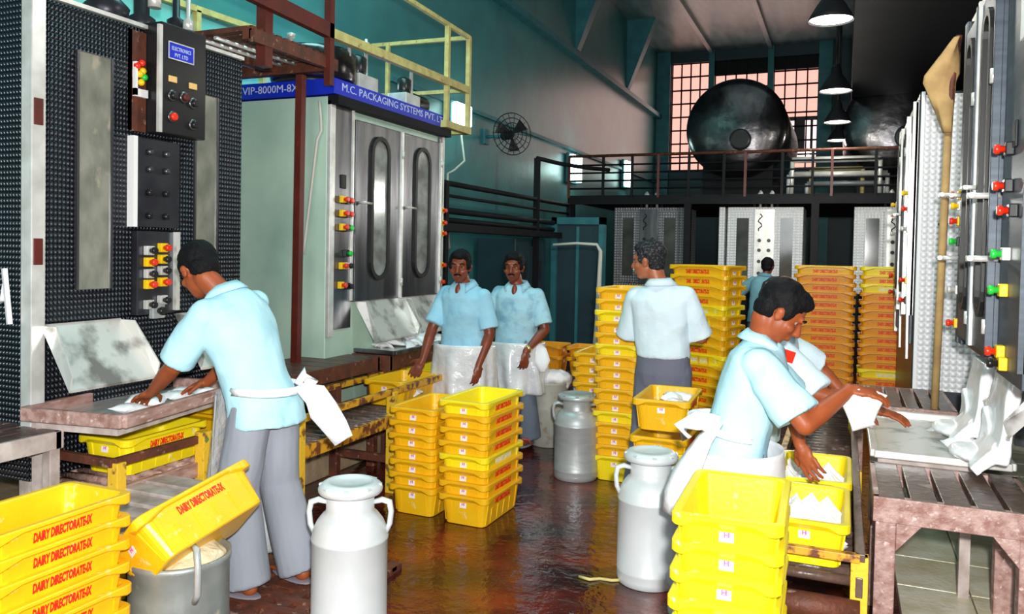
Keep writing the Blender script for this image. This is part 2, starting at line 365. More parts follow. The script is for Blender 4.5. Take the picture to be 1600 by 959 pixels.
# windows of the back wall
def win(n, x0, x1, cols, rows, top_dark):
    pane = MB().box(x0, x1, YB+.16, YB+.18, WZ0, WZ1-top_dark).build('window_%d' % n, M['winglow']); pane['kind'] = 'structure'
    f = MB()
    for i in range(cols+1):
        x = x0+(x1-x0)*i/cols; f.box(x-.016, x+.016, YB+.08, YB+.12, WZ0, WZ1)
    for j in range(rows+1):
        z = WZ0+(WZ1-WZ0)*j/rows; f.box(x0, x1, YB+.08, YB+.12, z-.018, z+.018)
    f.build('window_grille', M['black'], pane)
    if top_dark: MB().box(x0, x1, YB+.10, YB+.20, WZ1-top_dark, WZ1).build('dark_blind', M['black'], pane)
    return pane
win(1, *wins[0], 4, 8, 0); win(2, *wins[1], 5, 8, .35); w3 = win(3, *wins[2], 4, 8, .30)
MB().box(wins[2][0]+.05, wins[2][1], YB+.13, YB+.155, 3.9, 4.95).build('shutter_recess', M['windark'], w3)
sh = MB()
for a, b2 in ((-1.36, -1.22), (-.98, -.86), (-.80, -.72)): sh.box(a, b2, YB+.12, YB+.135, 3.95, 4.85)
sh.box(-1.5, -.75, YB+.12, YB+.135, 3.9, 4.12)
sh.build('white_shutter_board', M['winglowwhite'], w3)

# ------------------------------------------------------------------ machines
def stadium(y0, y1, z0, z1, n=8):
    """upright lens outline in the door plane, as (y, z) points"""
    r = (y1-y0)/2; cy = (y0+y1)/2; pts = []
    for i in range(n+1):
        a = PI*i/n; pts.append((cy+math.cos(a)*r, z1-r+math.sin(a)*r))
    for i in range(n+1):
        a = PI+PI*i/n; pts.append((cy+math.cos(a)*r, z0+r+math.sin(a)*r))
    return pts
def ring_obj(pts, x, wd, th, name, m, par):
    mb = MB(); n = len(pts); cy = sum(p[0] for p in pts)/n; cz = sum(p[1] for p in pts)/n
    rings = []
    for i, (y, z) in enumerate(pts):
        py, pz = pts[i-1]; ny_, nz_ = pts[(i+1) % n]; d = V((0, ny_-py, nz_-pz))
        if d.length < 1e-6: d = V((0, 0, 1))
        o = V((0, d.z, -d.y)).normalized()
        c = V((x, y, z)); rings.append([c+o*(sy*wd/2)+V((sx*th/2, 0, 0)) for sx, sy in ((-1, -1), (1, -1), (1, 1), (-1, 1))])
    rings.append(rings[0]); mb.rings(rings, False, False); return mb.build(name, m, par)
def plate(pts, x0, x1, name, m, par):
    return MB().rings([[V((x0, y, z)) for y, z in pts], [V((x1, y, z)) for y, z in pts]], True, False).build(name, m, par)

def button(par, x, y, z, col, base='btnyellow', r=.021, s=.062):
    b_ = MB().box(x, x+.030, y-s/2, y+s/2, z-s/2, z+s/2).build('button_base', M[base], par, .004)
    MB().lathe([(r*.7, x+.028), (r*.7, x+.045), (r, x+.047), (r, x+.060), (r*.8, x+.066)], (0, y, z), 14, 'X').build('push_button', M[col], b_)

def pull(par, x, y, z, L=.12, m='brightsteel'):
    MB().tube((x, y-L/2, z), (x+.05, y+L/2, z), .012).tube((x+.05, y+L/2, z), (x+.05, y+L/2+.015, z), .016).build('handle', M[m], par)

def chute(par, x, y0, y1, z0, z1, out, m='steelstain'):
    """flared steel spout under a door: back sheet, two cheeks and a lip"""
    mb = MB(); t = .008
    a = [V((x, y0, z1)), V((x, y1, z1)), V((x+out, y1+.03, z0)), V((x+out, y0-.03, z0))]
    n = V((.7, 0, .7))*t
    mb.rings([[p for p in a], [p+n for p in a]], True, False)
    for y, yy in ((y0, y0-.03), (y1, y1+.03)):
        tri = [V((x, y, z1)), V((x+out, yy, z0)), V((x+out+.02, yy, z0+.07)), V((x+.10, y, z1))]
        mb.rings([[p+V((0, -t/2, 0)) for p in tri], [p+V((0, t/2, 0)) for p in tri]], True, False)
    mb.bar((x+out, y0-.03, z0), (x+out, y1+.03, z0), .012, .012)
    return mb.build('chute', M[m], par)

def twin_machine(label, loc, rz, L, depth, top, panels, doors, mats, z0=.30, btn0=(), btn1=(), chut=True, group=None, recess=0):
    t = thing('packing_machine', label, 'machine', loc, rz, group)
    mb = MB().box(-depth, 0, 0, L, recess or .45, top)
    if recess: mb.box(-depth, -.42, 0, L, .45, recess)
    mb.build('cabinet', M[mats['body']], t, .006)
    for y in (.04, L-.04):
        for x in (-.48 if recess else -.06, -depth+.06): MB().box(x-.035, x+.035, y-.035, y+.035, 0, .45).build('leg', M['steel'], t)
    MB().box(.0, .03, .0, .06, max(.95, recess), top-.03).build('corner_post', M[mats['edge']], t, .004)
    for (y0, y1), bs in zip(panels, (btn0, btn1)):
        if y1-y0 < .02: continue
        p = MB().box(0, .02, y0, y1, max(1.0, recess), top-.05).build('control_panel', M[mats['panel']], t, .003)
        MB().box(.0, .035, y1-.018, y1, 1.2, top-.05).build('panel_edge', M[mats['edge']], p)
        cy = (y0+y1)/2
        for dy, z, c, bse in bs: button(p, .02, cy+dy, z, c, bse, .019, .05)
        MB().box(.02, .03, cy-.03, cy+.03, 2.02, 2.12).build('display_window', M['rubber'], p, .004)
    for i, (y0, y1) in enumerate(doors):
        d = MB().box(0, .04, y0+.006, y1-.006, 1.19, top-.12).build('door', M[mats['door']], t, .006)
        cy = (y0+y1)/2; wv = (y1-y0)*.30
        st = stadium(cy-wv/2-.02, cy+wv/2+.02, 1.36, top-.22)
        ring_obj(st, .048, .034, .022, 'gasket', M['rubber'], d)
        g = stadium(cy-wv/2-.005, cy+wv/2+.005, 1.375, top-.235)
        plate(g, .036, .044, 'door_window', M[mats['glass']], d)
        MB().box(.03, .062, y1-.022, y1+.004, 1.19, top-.12).build('door_edge', M[mats['edge']], d, .003)
        for hz in (1.32, 2.35): MB().tube((.06, y1-.01, hz-.03), (.06, y1-.01, hz+.03), .013).build('hinge', M['brightsteel'], d)
        MB().tube((.04, y0+.05, 1.93), (.10, y0+.05, 1.93), .011).tube((.10, y0+.01, 1.93), (.10, y0+.13, 1.925), .010).build('door_handle', M['brightsteel'], d)
        if chut: chute(t, .02, y0+.04, y1-.04, .90, 1.19, .20)
        elif recess: chute(t, -.30, y0+.05, y1-.05, .86, 1.15, .26)
    return t

b0 = [(-.02, 1.94, 'red', 'btnyellow'), (.04, 1.935, 'red', 'blackplastic'), (-.02, 1.84, 'red', 'btnyellow'), (.04, 1.835, 'red', 'blackplastic'), (-.02, 1.74, 'red', 'btnyellow'), (.04, 1.735, 'green', 'blackplastic'), (.03, 1.55, 'green', 'blackplastic'), (-.02, 1.46, 'red', 'btnyellow'), (.04, 1.46, 'blackplastic', 'brightsteel'), (-.03, 1.32, 'red', 'btnyellow'), (.045, 1.31, 'blackplastic', 'blackplastic')]
b1 = [(-.0, 1.94, 'red', 'btnyellow'), (0, 1.83, 'red', 'btnyellow'), (0, 1.735, 'red', 'btnyellow'), (0, 1.45, 'red', 'btnyellow'), (-.02, 1.30, 'red', 'btnyellow')]
m2 = twin_machine('stainless steel milk packing machine with two oval door windows and a blue sign strip', (-3.4, 4.73, 0), 0, 1.72, 1.0, 2.66,
    [(.05, .29), (1.655, 1.72)], [(.30, .96), (.97, 1.635)], dict(body='greensteel', edge='brightsteel', panel='steel', door='steel', glass='glasspale'), btn0=b0, btn1=b1)
s_ = MB().box(-1.0, .07, -.02, 1.76, 2.67, 2.78).build('sign_strip', M['blue'], m2, .004)
write('M.C. PACKAGING SYSTEMS PVT. LTD', (.0715, .87, 2.73), (0, 1, 0), (0, 0, 1), .055, M['whitish'], s_, fit=1.6)
write('VIP-8000M-8X', (-.49, -.0215, 2.725), (1, 0, 0), (0, 0, 1), .055, M['whitish'], s_, fit=.50)
MB().box(.0, .09, 0, 1.74, 2.60, 2.665).build('drip_rail', M['black'], m2)
cb_ = MB().path([(-.05+.02*math.sin(i*.5), -.03, 2.62-i*.07) for i in range(4)]+[(-.06-.012*i, -.035, 2.35-.09*i) for i in range(10)], .010)
cb_.build('grey_cable', M['cable'], m2)

# near right machine: same make, seen almost edge on (rz = pi: its front looks at -X)
b0r = [(.0, 1.94, 'red', 'btnyellow'), (.03, 1.88, 'btnyellow', 'brightsteel'), (0, 1.80, 'red', 'btnyellow'), (0, 1.69, 'green', 'blackplastic'), (0, 1.43, 'brightsteel', 'brightsteel'), (0, 1.25, 'red', 'btnyellow')]
b1r = [(-.05, 2.02, 'red', 'blackplastic'), (-.05, 1.88, 'red', 'blackplastic'), (-.05, 1.62, 'green', 'brightsteel'), (-.08, 1.48, 'green', 'btnyellow'), (-.10, 1.24, 'red', 'btnyellow'), (-.04, 1.20, 'blackplastic', 'btnyellow'), (.06, 1.78, 'red', 'blackplastic')]
r1 = twin_machine('blue grey steel packing machine with oval door windows at the right edge', (.60, 5.0, 0), PI, 1.75, 1.1, 2.90,
    [(.03, .15), (1.25, 1.75)], [(.16, .68), (.69, 1.21)], dict(body='darksteel', edge='steelblue', panel='steelblue', door='steelblue', glass='glassdark'), btn0=b0r, btn1=b1r, chut=False, recess=1.14)
MB().box(.02, .03, 1.56, 1.72, 2.40, 2.84).build('white_notice_plate', M['white'], r1)
for y, z in ((.10, 1.94), (.09, 1.60), (1.20, 1.86), (1.22, 1.60)):
    MB().tube((.02, y, z), (.14, y, z), .013).tube((.13, y-.015, z), (.13, y+.05, z), .011).build('handle', M['brightsteel'], r1)
MB().box(.03, .055, .675, .697, 1.19, 2.80).build('bright_centre_strip', M['brightsteel'], r1, .003)
# machine behind it on the right
b2r = [(0, 2.05, 'btnyellow', 'brightsteel'), (0, 1.94, 'red', 'brightsteel'), (0, 1.80, 'brightsteel', 'brightsteel'), (0, 1.44, 'red', 'btnyellow'), (0, 1.30, 'red', 'blackplastic')]
r2 = twin_machine('tall packing machine with a white embossed side behind the right-hand machine', (.44, 7.8, 0), PI, 1.7, 1.0, 2.72,
    [(.05, .25), (1.46, 1.64)], [(.27, .86), (.87, 1.45)], dict(body='darksteel', edge='brightsteel', panel='darksteel', door='darksteel', glass='glassdark'), btn0=b2r, btn1=b2r, chut=False)
MB().box(-1.0, -.022, 1.695, 1.712, .70, 2.70).build('white_side_sheet', M['quiltpale'], r2)
MB().box(-.030, -.008, 1.69, 1.725, .70, 2.72).build('corner_strip', M['white'], r2)
MB().box(-.19, -.13, 1.711, 1.718, 1.82, 1.835).build('slot_plate', M['rust'], r2)
for y in (.9, 1.66): MB().bar((.03, y, .9), (.05, y, 2.45), .014, .018).build('white_riser', M['brightsteel'], r2)

# near left machine
m1 = thing('packing_machine', 'dark embossed steel packing machine with a button column, leftmost in the photo', 'machine', (-3.4, 2.5, 0))
MB().box(-1.0, 0, 0, 1.34, .50, 2.72).build('cabinet', M['quilt'], m1, .005)
for y in (.04, 1.30):
    for x in (-.05, -.95): MB().box(x-.03, x+.03, y-.03, y+.03, 0, .5).build('leg', M['palewood'], m1)
MB().box(-.035, .035, -.02, .05, .62, 2.76).build('corner_post', M['brightsteel'], m1, .004)
for z in (1.55, 2.18): MB().box(-.02, .040, -.01, .035, z-.06, z+.06).build('rusty_hinge', M['redbrown'], m1, .003)
MB().bar((.02, .02, 2.715), (.02, 1.34, 2.715), .03, .02).build('top_edge', M['brightsteel'], m1)
for (y0, y1, wy0, wy1, wz1, gm) in ((.06, .53, .21, .40, 2.50, 'glassstain'), (.80, 1.33, .95, 1.12, 2.44, 'glassstain')):
    d = MB().box(0, .03, y0, y1, 1.225, 2.69).build('door', M['quilt'], m1, .004)
    rect = [(wy0, 1.37), (wy1, 1.37), (wy1, wz1), (wy0, wz1)]
    plate(rect, .028, .036, 'door_window', M[gm], d)
    ring_obj(rect, .036, .014, .014, 'window_frame', M['steel'], d)
MB().box(0, .05, .54, .79, .92, 1.22).build('lower_panel', M['quilt'], m1)
lp = MB().box(0, .06, .54, .79, 1.225, 1.66).build('control_panel', M['darksteel'], m1, .004)
MB().box(.02, .085, .775, .80, 1.24, 1.66).build('panel_edge', M['brightsteel'], lp)
for dy, z, c, bse in ((.60, 1.56, 'blackplastic', 'brightsteel'), (.60, 1.50, 'red', 'btnyellow'), (.60, 1.44, 'blackplastic', 'brightsteel'), (.60, 1.385, 'red', 'btnyellow'), (.60, 1.28, 'blackplastic', 'brightsteel'),
                     (.69, 1.575, 'red', 'btnyellow'), (.69, 1.515, 'blackplastic', 'btnyellow'), (.69, 1.455, 'blackplastic', 'brightsteel'), (.69, 1.395, 'red', 'btnyellow'), (.69, 1.30, 'blackplastic', 'brightsteel')):
    button(lp, .06, dy, z, c, bse, .018, .048)
button(lp, .06, .655, 1.245, 'blackplastic', 'alu', .022, .08)
mp_ = MB().box(0, .055, .53, .82, 1.68, 2.14).build('selector_panel', M['darksteel'], m1, .004)
MB().box(.0, .075, .50, .525, 1.68, 2.14).build('panel_edge', M['white'], mp_)
for y in (.61, .72):
    for z in (1.74, 1.86, 1.98, 2.07):
        MB().lathe([(.017, .055), (.017, .075), (.010, .082)], (0, y, z), 12, 'X').build('selector_knob', M['steel' if z in (1.98, 2.07) else 'blackplastic'], mp_)
bx = MB().box(0, .13, .62, .93, 2.17, 2.74).build('control_box', M['blackplastic'], m1, .006)
MB().box(.118, .136, .60, .622, 2.17, 2.72).build('box_edge', M['brightsteel'], bx)
rc = MB().box(0, .03, .50, .615, 2.17, 2.68).build('wiring_recess', M['rust'], m1)
for y, z, c in ((.545, 2.50, 'red'), (.575, 2.52, 'red'), (.56, 2.46, 'btnyellow'), (.59, 2.45, 'green'), (.57, 2.42, 'btnyellow'), (.58, 2.48, 'btnyellow')):
    MB().ell((.045, y, z), .018).build('wire_terminal', M[c], rc)
MB().box(.03, .05, .53, .545, 2.35, 2.52).box(.03, .05, .53, .61, 2.345, 2.385).build('terminal_cover', M['white'], rc)
sg = MB().box(.13, .138, .66, .83, 2.56, 2.645).build('blue_name_plate', M['blue'], bx, .002)
ring_obj([(.66, 2.56), (.83, 2.56), (.83, 2.645), (.66, 2.645)], .138, .006, .006, 'plate_rim', M['brightsteel'], sg)
write('ELECTRONICS', (.1385, .745, 2.615), (0, 1, 0), (0, 0, 1), .020, M['whitish'], sg, fit=.13)
write('PVT. LTD', (.1385, .745, 2.582), (0, 1, 0), (0, 0, 1), .020, M['whitish'], sg, fit=.09)
for y, z in ((.69, 2.455), (.83, 2.445)): MB().box(.13, .140, y-.026, y+.026, z-.016, z+.016).build('amber_counter', M['amberlens'], bx, .002)
for y, z, c in ((.69, 2.37, 'blackplastic'), (.835, 2.355, 'blackplastic'), (.77, 2.375, 'redbrown'), (.69, 2.26, 'red'), (.835, 2.24, 'blackplastic')):
    q = MB().lathe([(.030, .13), (.030, .137), (.022, .139)], (0, y, z), 16, 'X').build('button_collar', M['steel'], bx)
    MB().lathe([(.021, .137), (.021, .155), (.015, .16)], (0, y, z), 16, 'X').build('push_button', M[c], q)
chute(m1, .01, .05, .48, .93, 1.21, .22); chute(m1, .01, .84, 1.26, .93, 1.21, .22)
hn = MB().box(-.01, .0, 0, .01, 1.1, 1.11)
MB().bar((-.12, -.035, 1.47), (-.07, -.045, 1.22), .02, .016).bar((-.12, -.03, 1.40), (-.115, -.045, 1.33), .02, .014).bar((-.115, -.045, 1.33), (-.16, -.045, 1.31), .02, .014).build('side_lever', M['white'], m1)
mt_ = MB().lathe([(.07, 2.72), (.07, 2.80), (.04, 2.82), (.04, 3.3)], (-.12, .72, 0), 16).lathe([(.05, 2.72), (.05, 2.86), (.02, 2.88), (.02, 3.3)], (-.14, .98, 0), 14).lathe([(.09, 2.72), (.11, 2.8), (.05, 2.86)], (-.12, .5, 0), 14)
mt_.build('top_motor', M['darksteel'], m1)
MB().lathe([(.035, 2.86), (.035, 2.93), (.02, 2.94), (.02, 3.0)], (-.06, .75, 0), 10).lathe([(.03, 2.80), (.03, 2.85), (.012, 2.87), (.012, 3.2)], (-.06, .99, 0), 10).build('valve', M['brightsteel'], m1)

# vessels and valves on top of the oval-window machine
v1 = thing('mixing_vessel', 'round steel vessel standing on the blue-signed packing machine', 'vessel', (-3.72, 5.0, 2.78))
MB().lathe([(.31, .03), (.32, .05), (.32, .24), (.30, .27), (.12, .31), (.04, .32)], n=40).build('drum', M['tanksteel'], v1)
MB().lathe([(.30, 0), (.30, .03)], n=30).build('foot_ring', M['darksteel'], v1)
for a in (0, 1.2, 2.4, 3.6, 4.8): MB().lathe([(.014, .22), (.014, .30), (.03, .305), (.03, .33), (.012, .335)], (math.cos(a)*.31, math.sin(a)*.31, 0), 10).build('clamp_bolt', M['brightsteel'], v1)
for nm, lb, x, y, s in (('filling_valve', 'steel filling valve on the front edge above the first oval door', -3.5, 5.25, 1.1), ('filling_valve', 'steel filling valve on the front edge above the second oval door', -3.5, 5.95, 1.0)):
    t = thing(nm, lb, 'valve', (x, y, 2.78))
    MB().box(-.10*s, .08*s, -.10*s, .14*s, 0, .12*s).build('valve_block', M['brightsteel'], t, .006)
    MB().lathe([(.05*s, .12), (.06*s, .16), (.06*s, .24*s), (.04*s, .26*s)], n=14).build('actuator', M['blackplastic'], t)
    MB().lathe([(.014, .12), (.014, .34*s), (.022, .345*s), (.022, .36*s)], (.04, .05, 0), 10).build('spindle', M['brightsteel'], t)
    MB().lathe([(.012, .12), (.012, .40*s)], (.0, .11, 0), 8).build('rod', M['brightsteel'], t)
t = thing('electric_motor', 'black motor lying on top at the far end of the blue-signed machine', 'motor', (-3.55, 6.25, 2.78))
MB().tube((0, -.14, .09), (0, .10, .09), .085, n=18).build('motor_body', M['blackplastic'], t, .006); MB().box(-.07, .07, -.10, .06, 0, .03).build('foot', M['darksteel'], t)

# back row machines
def back_machine(label, x0, x1, y, q, z0=1.08, z1=2.28, group=None):
    w_ = x1-x0; t = thing('packing_machine', label, 'machine', (x0, y, 0))
    MB().box(0, w_, 0, .9, z0, z1).build('cabinet', M[q], t, .006)
    for x in (.05, w_-.05):
        for yy in (.05, .85): MB().box(x-.035, x+.035, yy-.035, yy+.035, 0, z0).build('leg', M['black'], t)
    for cx in (w_*.21, w_*.79):
        d = MB().box(cx-.14, cx+.14, -.02, 0, z0+.06, z1-.06).build('door', M[q], t, .004)
        MB().box(cx-.085, cx+.085, -.028, -.018, z0+.16, z1-.16).build('door_window', M['glassdark'], d)
    p = MB().box(w_*.5-.14, w_*.5+.14, -.03, 0, z0+.05, z1-.03).build('control_panel', M['brightsteel' if q == 'quiltpale' else 'steel'], t, .004)
    for r_, z in enumerate([z1-.62, z1-.78, z1-.48, z1-.95]):
        for s in (-1, 1):
            MB().lathe([(.026, -.045), (.026, -.03)], (w_*.5+s*.065, 0, z), 10, 'Y').build('dial', M['blackplastic'], p)
    MB().path([(w_*.5-.06+.03*math.sin(i*1.7), -.034, z1-.1-.035*i) for i in range(8)], .008, 6).build('handwritten_mark', M['black'], p)
    v = thing('valve_cluster', 'small bright valves on top of the ' + ('dull grey back machine' if 'grey' in label else ('white back machine on the right' if 'right one' in label else 'white back machine in the middle')), 'valve', (x0+w_*.5, y+.12, z1))
    for k in range(5):
        MB().lathe([(.02, 0), (.02, .10+.05*(k % 2)), (.035, .12+.05*(k % 2)), (.035, .16+.05*(k % 2)), (.01, .2+.05*(k % 2))], (-.16+.08*k, .03*(k % 2), 0), 10).build('valve', M['brightsteel' if k % 2 else 'steel'], v)
    return t
back_machine('dull grey embossed packing machine in the back row, far left', -3.30, -2.21, 12.0, 'quiltgrey')
back_machine('white embossed packing machine in the back row, in front of the crouched far worker', -1.60, -.56, 12.0, 'quiltpale')
back_machine('white embossed packing machine in the back row, right one', .10, 1.2, 12.0, 'quiltpale')
MB().box(-1.72, -1.64, 12.0, 12.9, 1.1, 2.28).build('trim_8', M['quiltpale'])['kind'] = 'structure'

# ------------------------------------------------------------------ mezzanine with tanks
mz = thing('mezzanine_platform', 'black steel mezzanine with railing across the back of the hall', 'platform', (-1.4, 14.4, 0))
MB().box(-2.6, 5.7, -2.5, 2.6, 2.36, 2.46).build('deck', M['black'], mz)
bm_ = MB().bar((-2.6, -2.55, 2.37), (5.7, -2.55, 2.37), .08, .10)
bm_.build('edge_beam', M['black'], mz)
for x in (-2.55, -.75, 1.0, 2.5, 3.9):
    MB().box(x-.05, x+.05, -2.6, -2.5, 0, 2.36).build('post', M['black'], mz)
rl = MB()
for z in (2.56, 2.68, 2.80, 2.92): rl.tube((-2.6, -2.55, z), (5.7, -2.55, z), .014, n=8)
rl.build('rail', M['black'], mz); MB().tube((-2.6, -2.55, 3.06), (5.7, -2.55, 3.06), .022, n=8).build('handrail', M['rust'], mz)
for i, x in enumerate((-2.6, -2.05, -1.6, -1.2, -.75, -.25, .05, .55, .95, 1.2, 1.75, 2.3, 2.9, 3.6)):
    MB().box(x-.018, x+.018, -2.57, -2.53, 2.42, 3.06).build('baluster', M['black' if i % 3 else 'redbrown'], mz)
def tank(label, x, z, r, y0, y1, sad):
    t = thing('storage_tank', label, 'tank', (x, y0, z))
    pr = [(.001, -.16), (r*.35, -.15), (r*.65, -.115), (r*.85, -.06), (r*.96, -.01), (r, .06), (r, y1-y0), (r*.6, y1-y0+.15), (.01, y1-y0+.18)]
    MB().lathe(pr, n=64, axis='Y').build('shell', M['tanksteel'], t)
    MB().lathe([(.10, -.22), (.17, -.22), (.17, -.10), (.19, -.10), (.19, -.08), (.10, -.08)], (.10, 0, -.22), 28, 'Y').build('manhole_ring', M['steel'], t)
    MB().lathe([(.135, -.225), (.135, -.20)], (.10, 0, -.22), 24, 'Y').build('manhole_opening', M['rubber'], t)
    for yy in (.4, y1-y0-.4): MB().box(-r*.7, r*.7, yy-.06, yy+.06, 2.46-z, -r*.66).build('saddle', M['black'], t)
tank('big round steel tank end in front of the pink-lit window', -1.71, 3.66, .81, 13.5, 16.4, 1)
tank('dark round steel tank end to the right of the hanging lamps', .70, 3.62, .80, 13.5, 16.4, 1)
for i, (z, x0, x1, m_) in enumerate(((2.98, -.75, .42, 'brightsteel'), (2.78, -.8, .52, 'brightsteel'), (2.66, -.55, .50, 'alu'), (2.88, -.5, .2, 'cream'))):
    o = MB().tube((x0, 12.35+.12*i, z), (x1, 12.35+.12*i, z), .045 if i < 2 else .03).tube((x1, 12.35+.12*i, z), (x1, 12.35+.12*i, 2.46), .03).tube((x0, 12.35+.12*i, z), (x0, 12.35+.12*i, 2.46), .03).build('milk_pipe', M[m_])
    tag(o, ['bright steel pipe behind the railing, highest one', 'bright steel pipe behind the railing, long one below the highest', 'grey steel pipe behind the railing, lowest one', 'thin cream pipe behind the railing, between the steel pipes'][i], 'pipe')
lbls = ['hanging lamp with lit conical shade, nearest and largest of four in the row', 'hanging lamp with lit conical shade, second in the row', 'hanging lamp with lit conical shade, third in the row', 'hanging lamp with lit conical shade, smallest and farthest in the row']
for lb, (x, y, z, r) in zip(lbls, ((-.16, 7.0, 3.5, .175), (-.15, 9.7, 3.44, .175), (-.15, 11.7, 3.40, .175), (-.15, 13.7, 3.42, .175))):
    t = thing('pendant_lamp', lb, 'lamp', (x, y, z), 0, 'hanging lamps')
    MB().lathe([(r, 0), (r+.004, .0), (r*.92, .04), (r*.62, .13), (r*.36, .19), (r*.30, .26), (.03, .30), (.028, .30), (r*.28, .255), (r*.34, .185), (r*.60, .125), (r*.90, .036), (r, 0)], n=28, cap=False).build('lamp_shade', M['black'], t)
    MB().lathe([(r*.93, .012), (r*.90, .03), (r*.55, .07), (.02, .08)], n=28).build('reflector', M['lampglow'], t)
    MB().tube((0, 0, .29), (0, 0, ZC-z), .012).build('cord', M['black'], t)
    lamp('pendant_light', 'POINT', (x, y, z-.04), 16, (1, .97, .85), .08)

# ------------------------------------------------------------------ left gallery, railings, pipes
g = thing('gallery_railing', 'cream painted safety railing of the gallery above the blue-signed machine', 'railing', (-3.3, 4.6, 2.7))
MB().bar((0, .0, .36), (0, 2.18, .38), .05, .065).build('middle_rail', M['cream'], g)
MB().bar((0, -.2, .92), (0, 2.18, .87), .035, .035).build('top_rail', M['cream'], g)
for y, zt in ((1.75, .87), (2.18, .88)): MB().bar((0, y, 0), (0, y, zt), .04, .04).build('post', M['cream'], g)
MB().bar((0, 2.18, .87), (-1.1, 2.25, .90), .035, .035).bar((0, 2.18, .38), (-1.1, 2.25, .40), .035, .035).bar((-.9, 2.22, .0), (-.9, 2.22, .90), .035, .035).build('end_rail', M['cream'], g)
MB().box(-.03, .03, 1.7, 2.2, -.03, .03).box(-1.1, .0, 2.12, 2.2, -.03, .03).build('toe_board', M['cream'], g)
g = thing('gallery_walkway', 'rusty brown gallery walkway with post and sloping beam between the left machines', 'walkway', (-3.35, 4.0, 2.7))
MB().bar((.05, .6, .0), (.05, .6, 1.6), .05, .05).build('post', M['redbrown'], g)
MB().bar((0, .0, .0), (0, .0, 1.6), .07, .07).build('post', M['redbrown'], g)
MB().bar((.05, -.9, .42), (.05, .62, .37), .05, .10).build('beam', M['redbrown'], g)
dk = MB()
for i in range(11): dk.box(-1.05, .02, -.14+i*.078, -.14+i*.078+.05, .19, .22)
for x in (-1.0, -.5, -.02): dk.box(x-.03, x+.03, -.14, .72, .14, .19)
dk.build('slatted_deck', M['rust'], g)
MB().box(.0, .04, -.14, .72, .12, .20).box(-1.05, .0, .66, .72, .12, .20).build('edge_beam', M['rust'], g)
pb_ = MB()
for i in range(4): pb_.tube((-.3-.12*i, -.1, .18), (-.28-.12*i, .72, .18), .012)
pb_.build('thin_pipe', M['brightsteel'], g)
tag(MB().bar((-3.47, 4.5, .80), (-3.455, 4.5, 2.76), .05, .05).build('steel_post', M['redbrown']), 'dark red steel post in front of the pale machine side', 'post')

wf = struct(MB().box(XL, XL+.03, 3.2, 5.35, 2.5, 3.3), 'window_4', mat('teal_glazed_panel', (.20, .62, .58), .25))
fr = MB()
for a, b_ in (((3.2, 3.30), (5.37, 3.36)), ((3.2, 2.5), (5.37, 2.5))): fr.bar((XL+.05, *a), (XL+.05, *b_), .05, .045)
for y in (3.25, 4.62, 5.35): fr.bar((XL+.05, y, 2.5), (XL+.05, y, 3.33), .05, .045)
fr.build('window_frame', M['cream'], wf)
fr = MB().bar((XL+.07, 4.98, 2.5), (XL+.07, 4.98, 3.3), .03, .03); fr.build('window_bar', M['tealtrim'], wf)
for lb, x, y, z, s, e in (('bright rectangular wall lamp seen through the cream railing cage', XL+.10, 8.95, 3.26, (.08, .42, .26), 14), ('bright square wall lamp in the middle of the teal wall', XL+.10, 13.5, 3.05, (.08, .50, .46), 22), ('bright wall lamp behind the round steel vessel', XL+.10, 5.85, 3.08, (.08, .40, .34), 12), ('faint wall lamp behind the back railing', XL+.10, 17.2, 3.30, (.08, .5, .55), 10)):
    t = thing('wall_lamp', lb, 'lamp', (x, y, z))  # square one and vessel one are added, standing in for wall reflections
    MB().cbox((-.05, 0, 0), (s[0]*.7, s[1]+.06, s[2]+.06)).build('housing', M['tealtrim'], t, .01)
    MB().cbox((.02, 0, 0), s).build('diffuser', M['bulk'], t, .02)
    lamp('wall_lamp_light', 'POINT', (x+.22, y, z), e*.28, (.6, 1, .93), .12)

f = thing('wall_fan', 'dark round fan on a bracket high on the left wall', 'fan', (XL, 9.9, 3.12))
MB().tube((0, 0, 0), (.30, 0, 0), .022).box(0, .03, -.07, .07, -.10, .10).build('bracket', M['tealtrim'], f)
mf = MB().tube((.28, 0, 0), (.42, -.12, 0), .06, n=16); mf.build('motor', M['blackplastic'], f)
d_ = V((.76, -.65, 0)).normalized(); u_ = V((0, 0, 1)); s2 = d_.cross(u_); cg = MB(); c_ = V((.44, -.14, 0))
for k in range(4):
    rr = .08+.065*k
    cg.path([c_+d_*(.05*math.cos(rr*3))+s2*(math.cos(a*PI/14)*rr)+u_*(math.sin(a*PI/14)*rr) for a in range(29)], .006, 6)
for a in range(18):
    q = s2*math.cos(a*PI/9)+u_*math.sin(a*PI/9); cg.tube(c_+d_*.05, c_+q*.275, .004, n=6)
cg.build('grille', M['black'], f)
bl = MB()
for a in (0, 2.09, 4.19):
    q = s2*math.cos(a)+u_*math.sin(a); q2 = s2*math.cos(a+.7)+u_*math.sin(a+.7)
    A = [c_+q*.03, c_+q*.24, c_+q2*.24+d_*.03, c_+q2*.05+d_*.02]; bl.rings([A, [p+d_*.004 for p in A]], True, False)
bl.build('blade', M['blackplastic'], f)

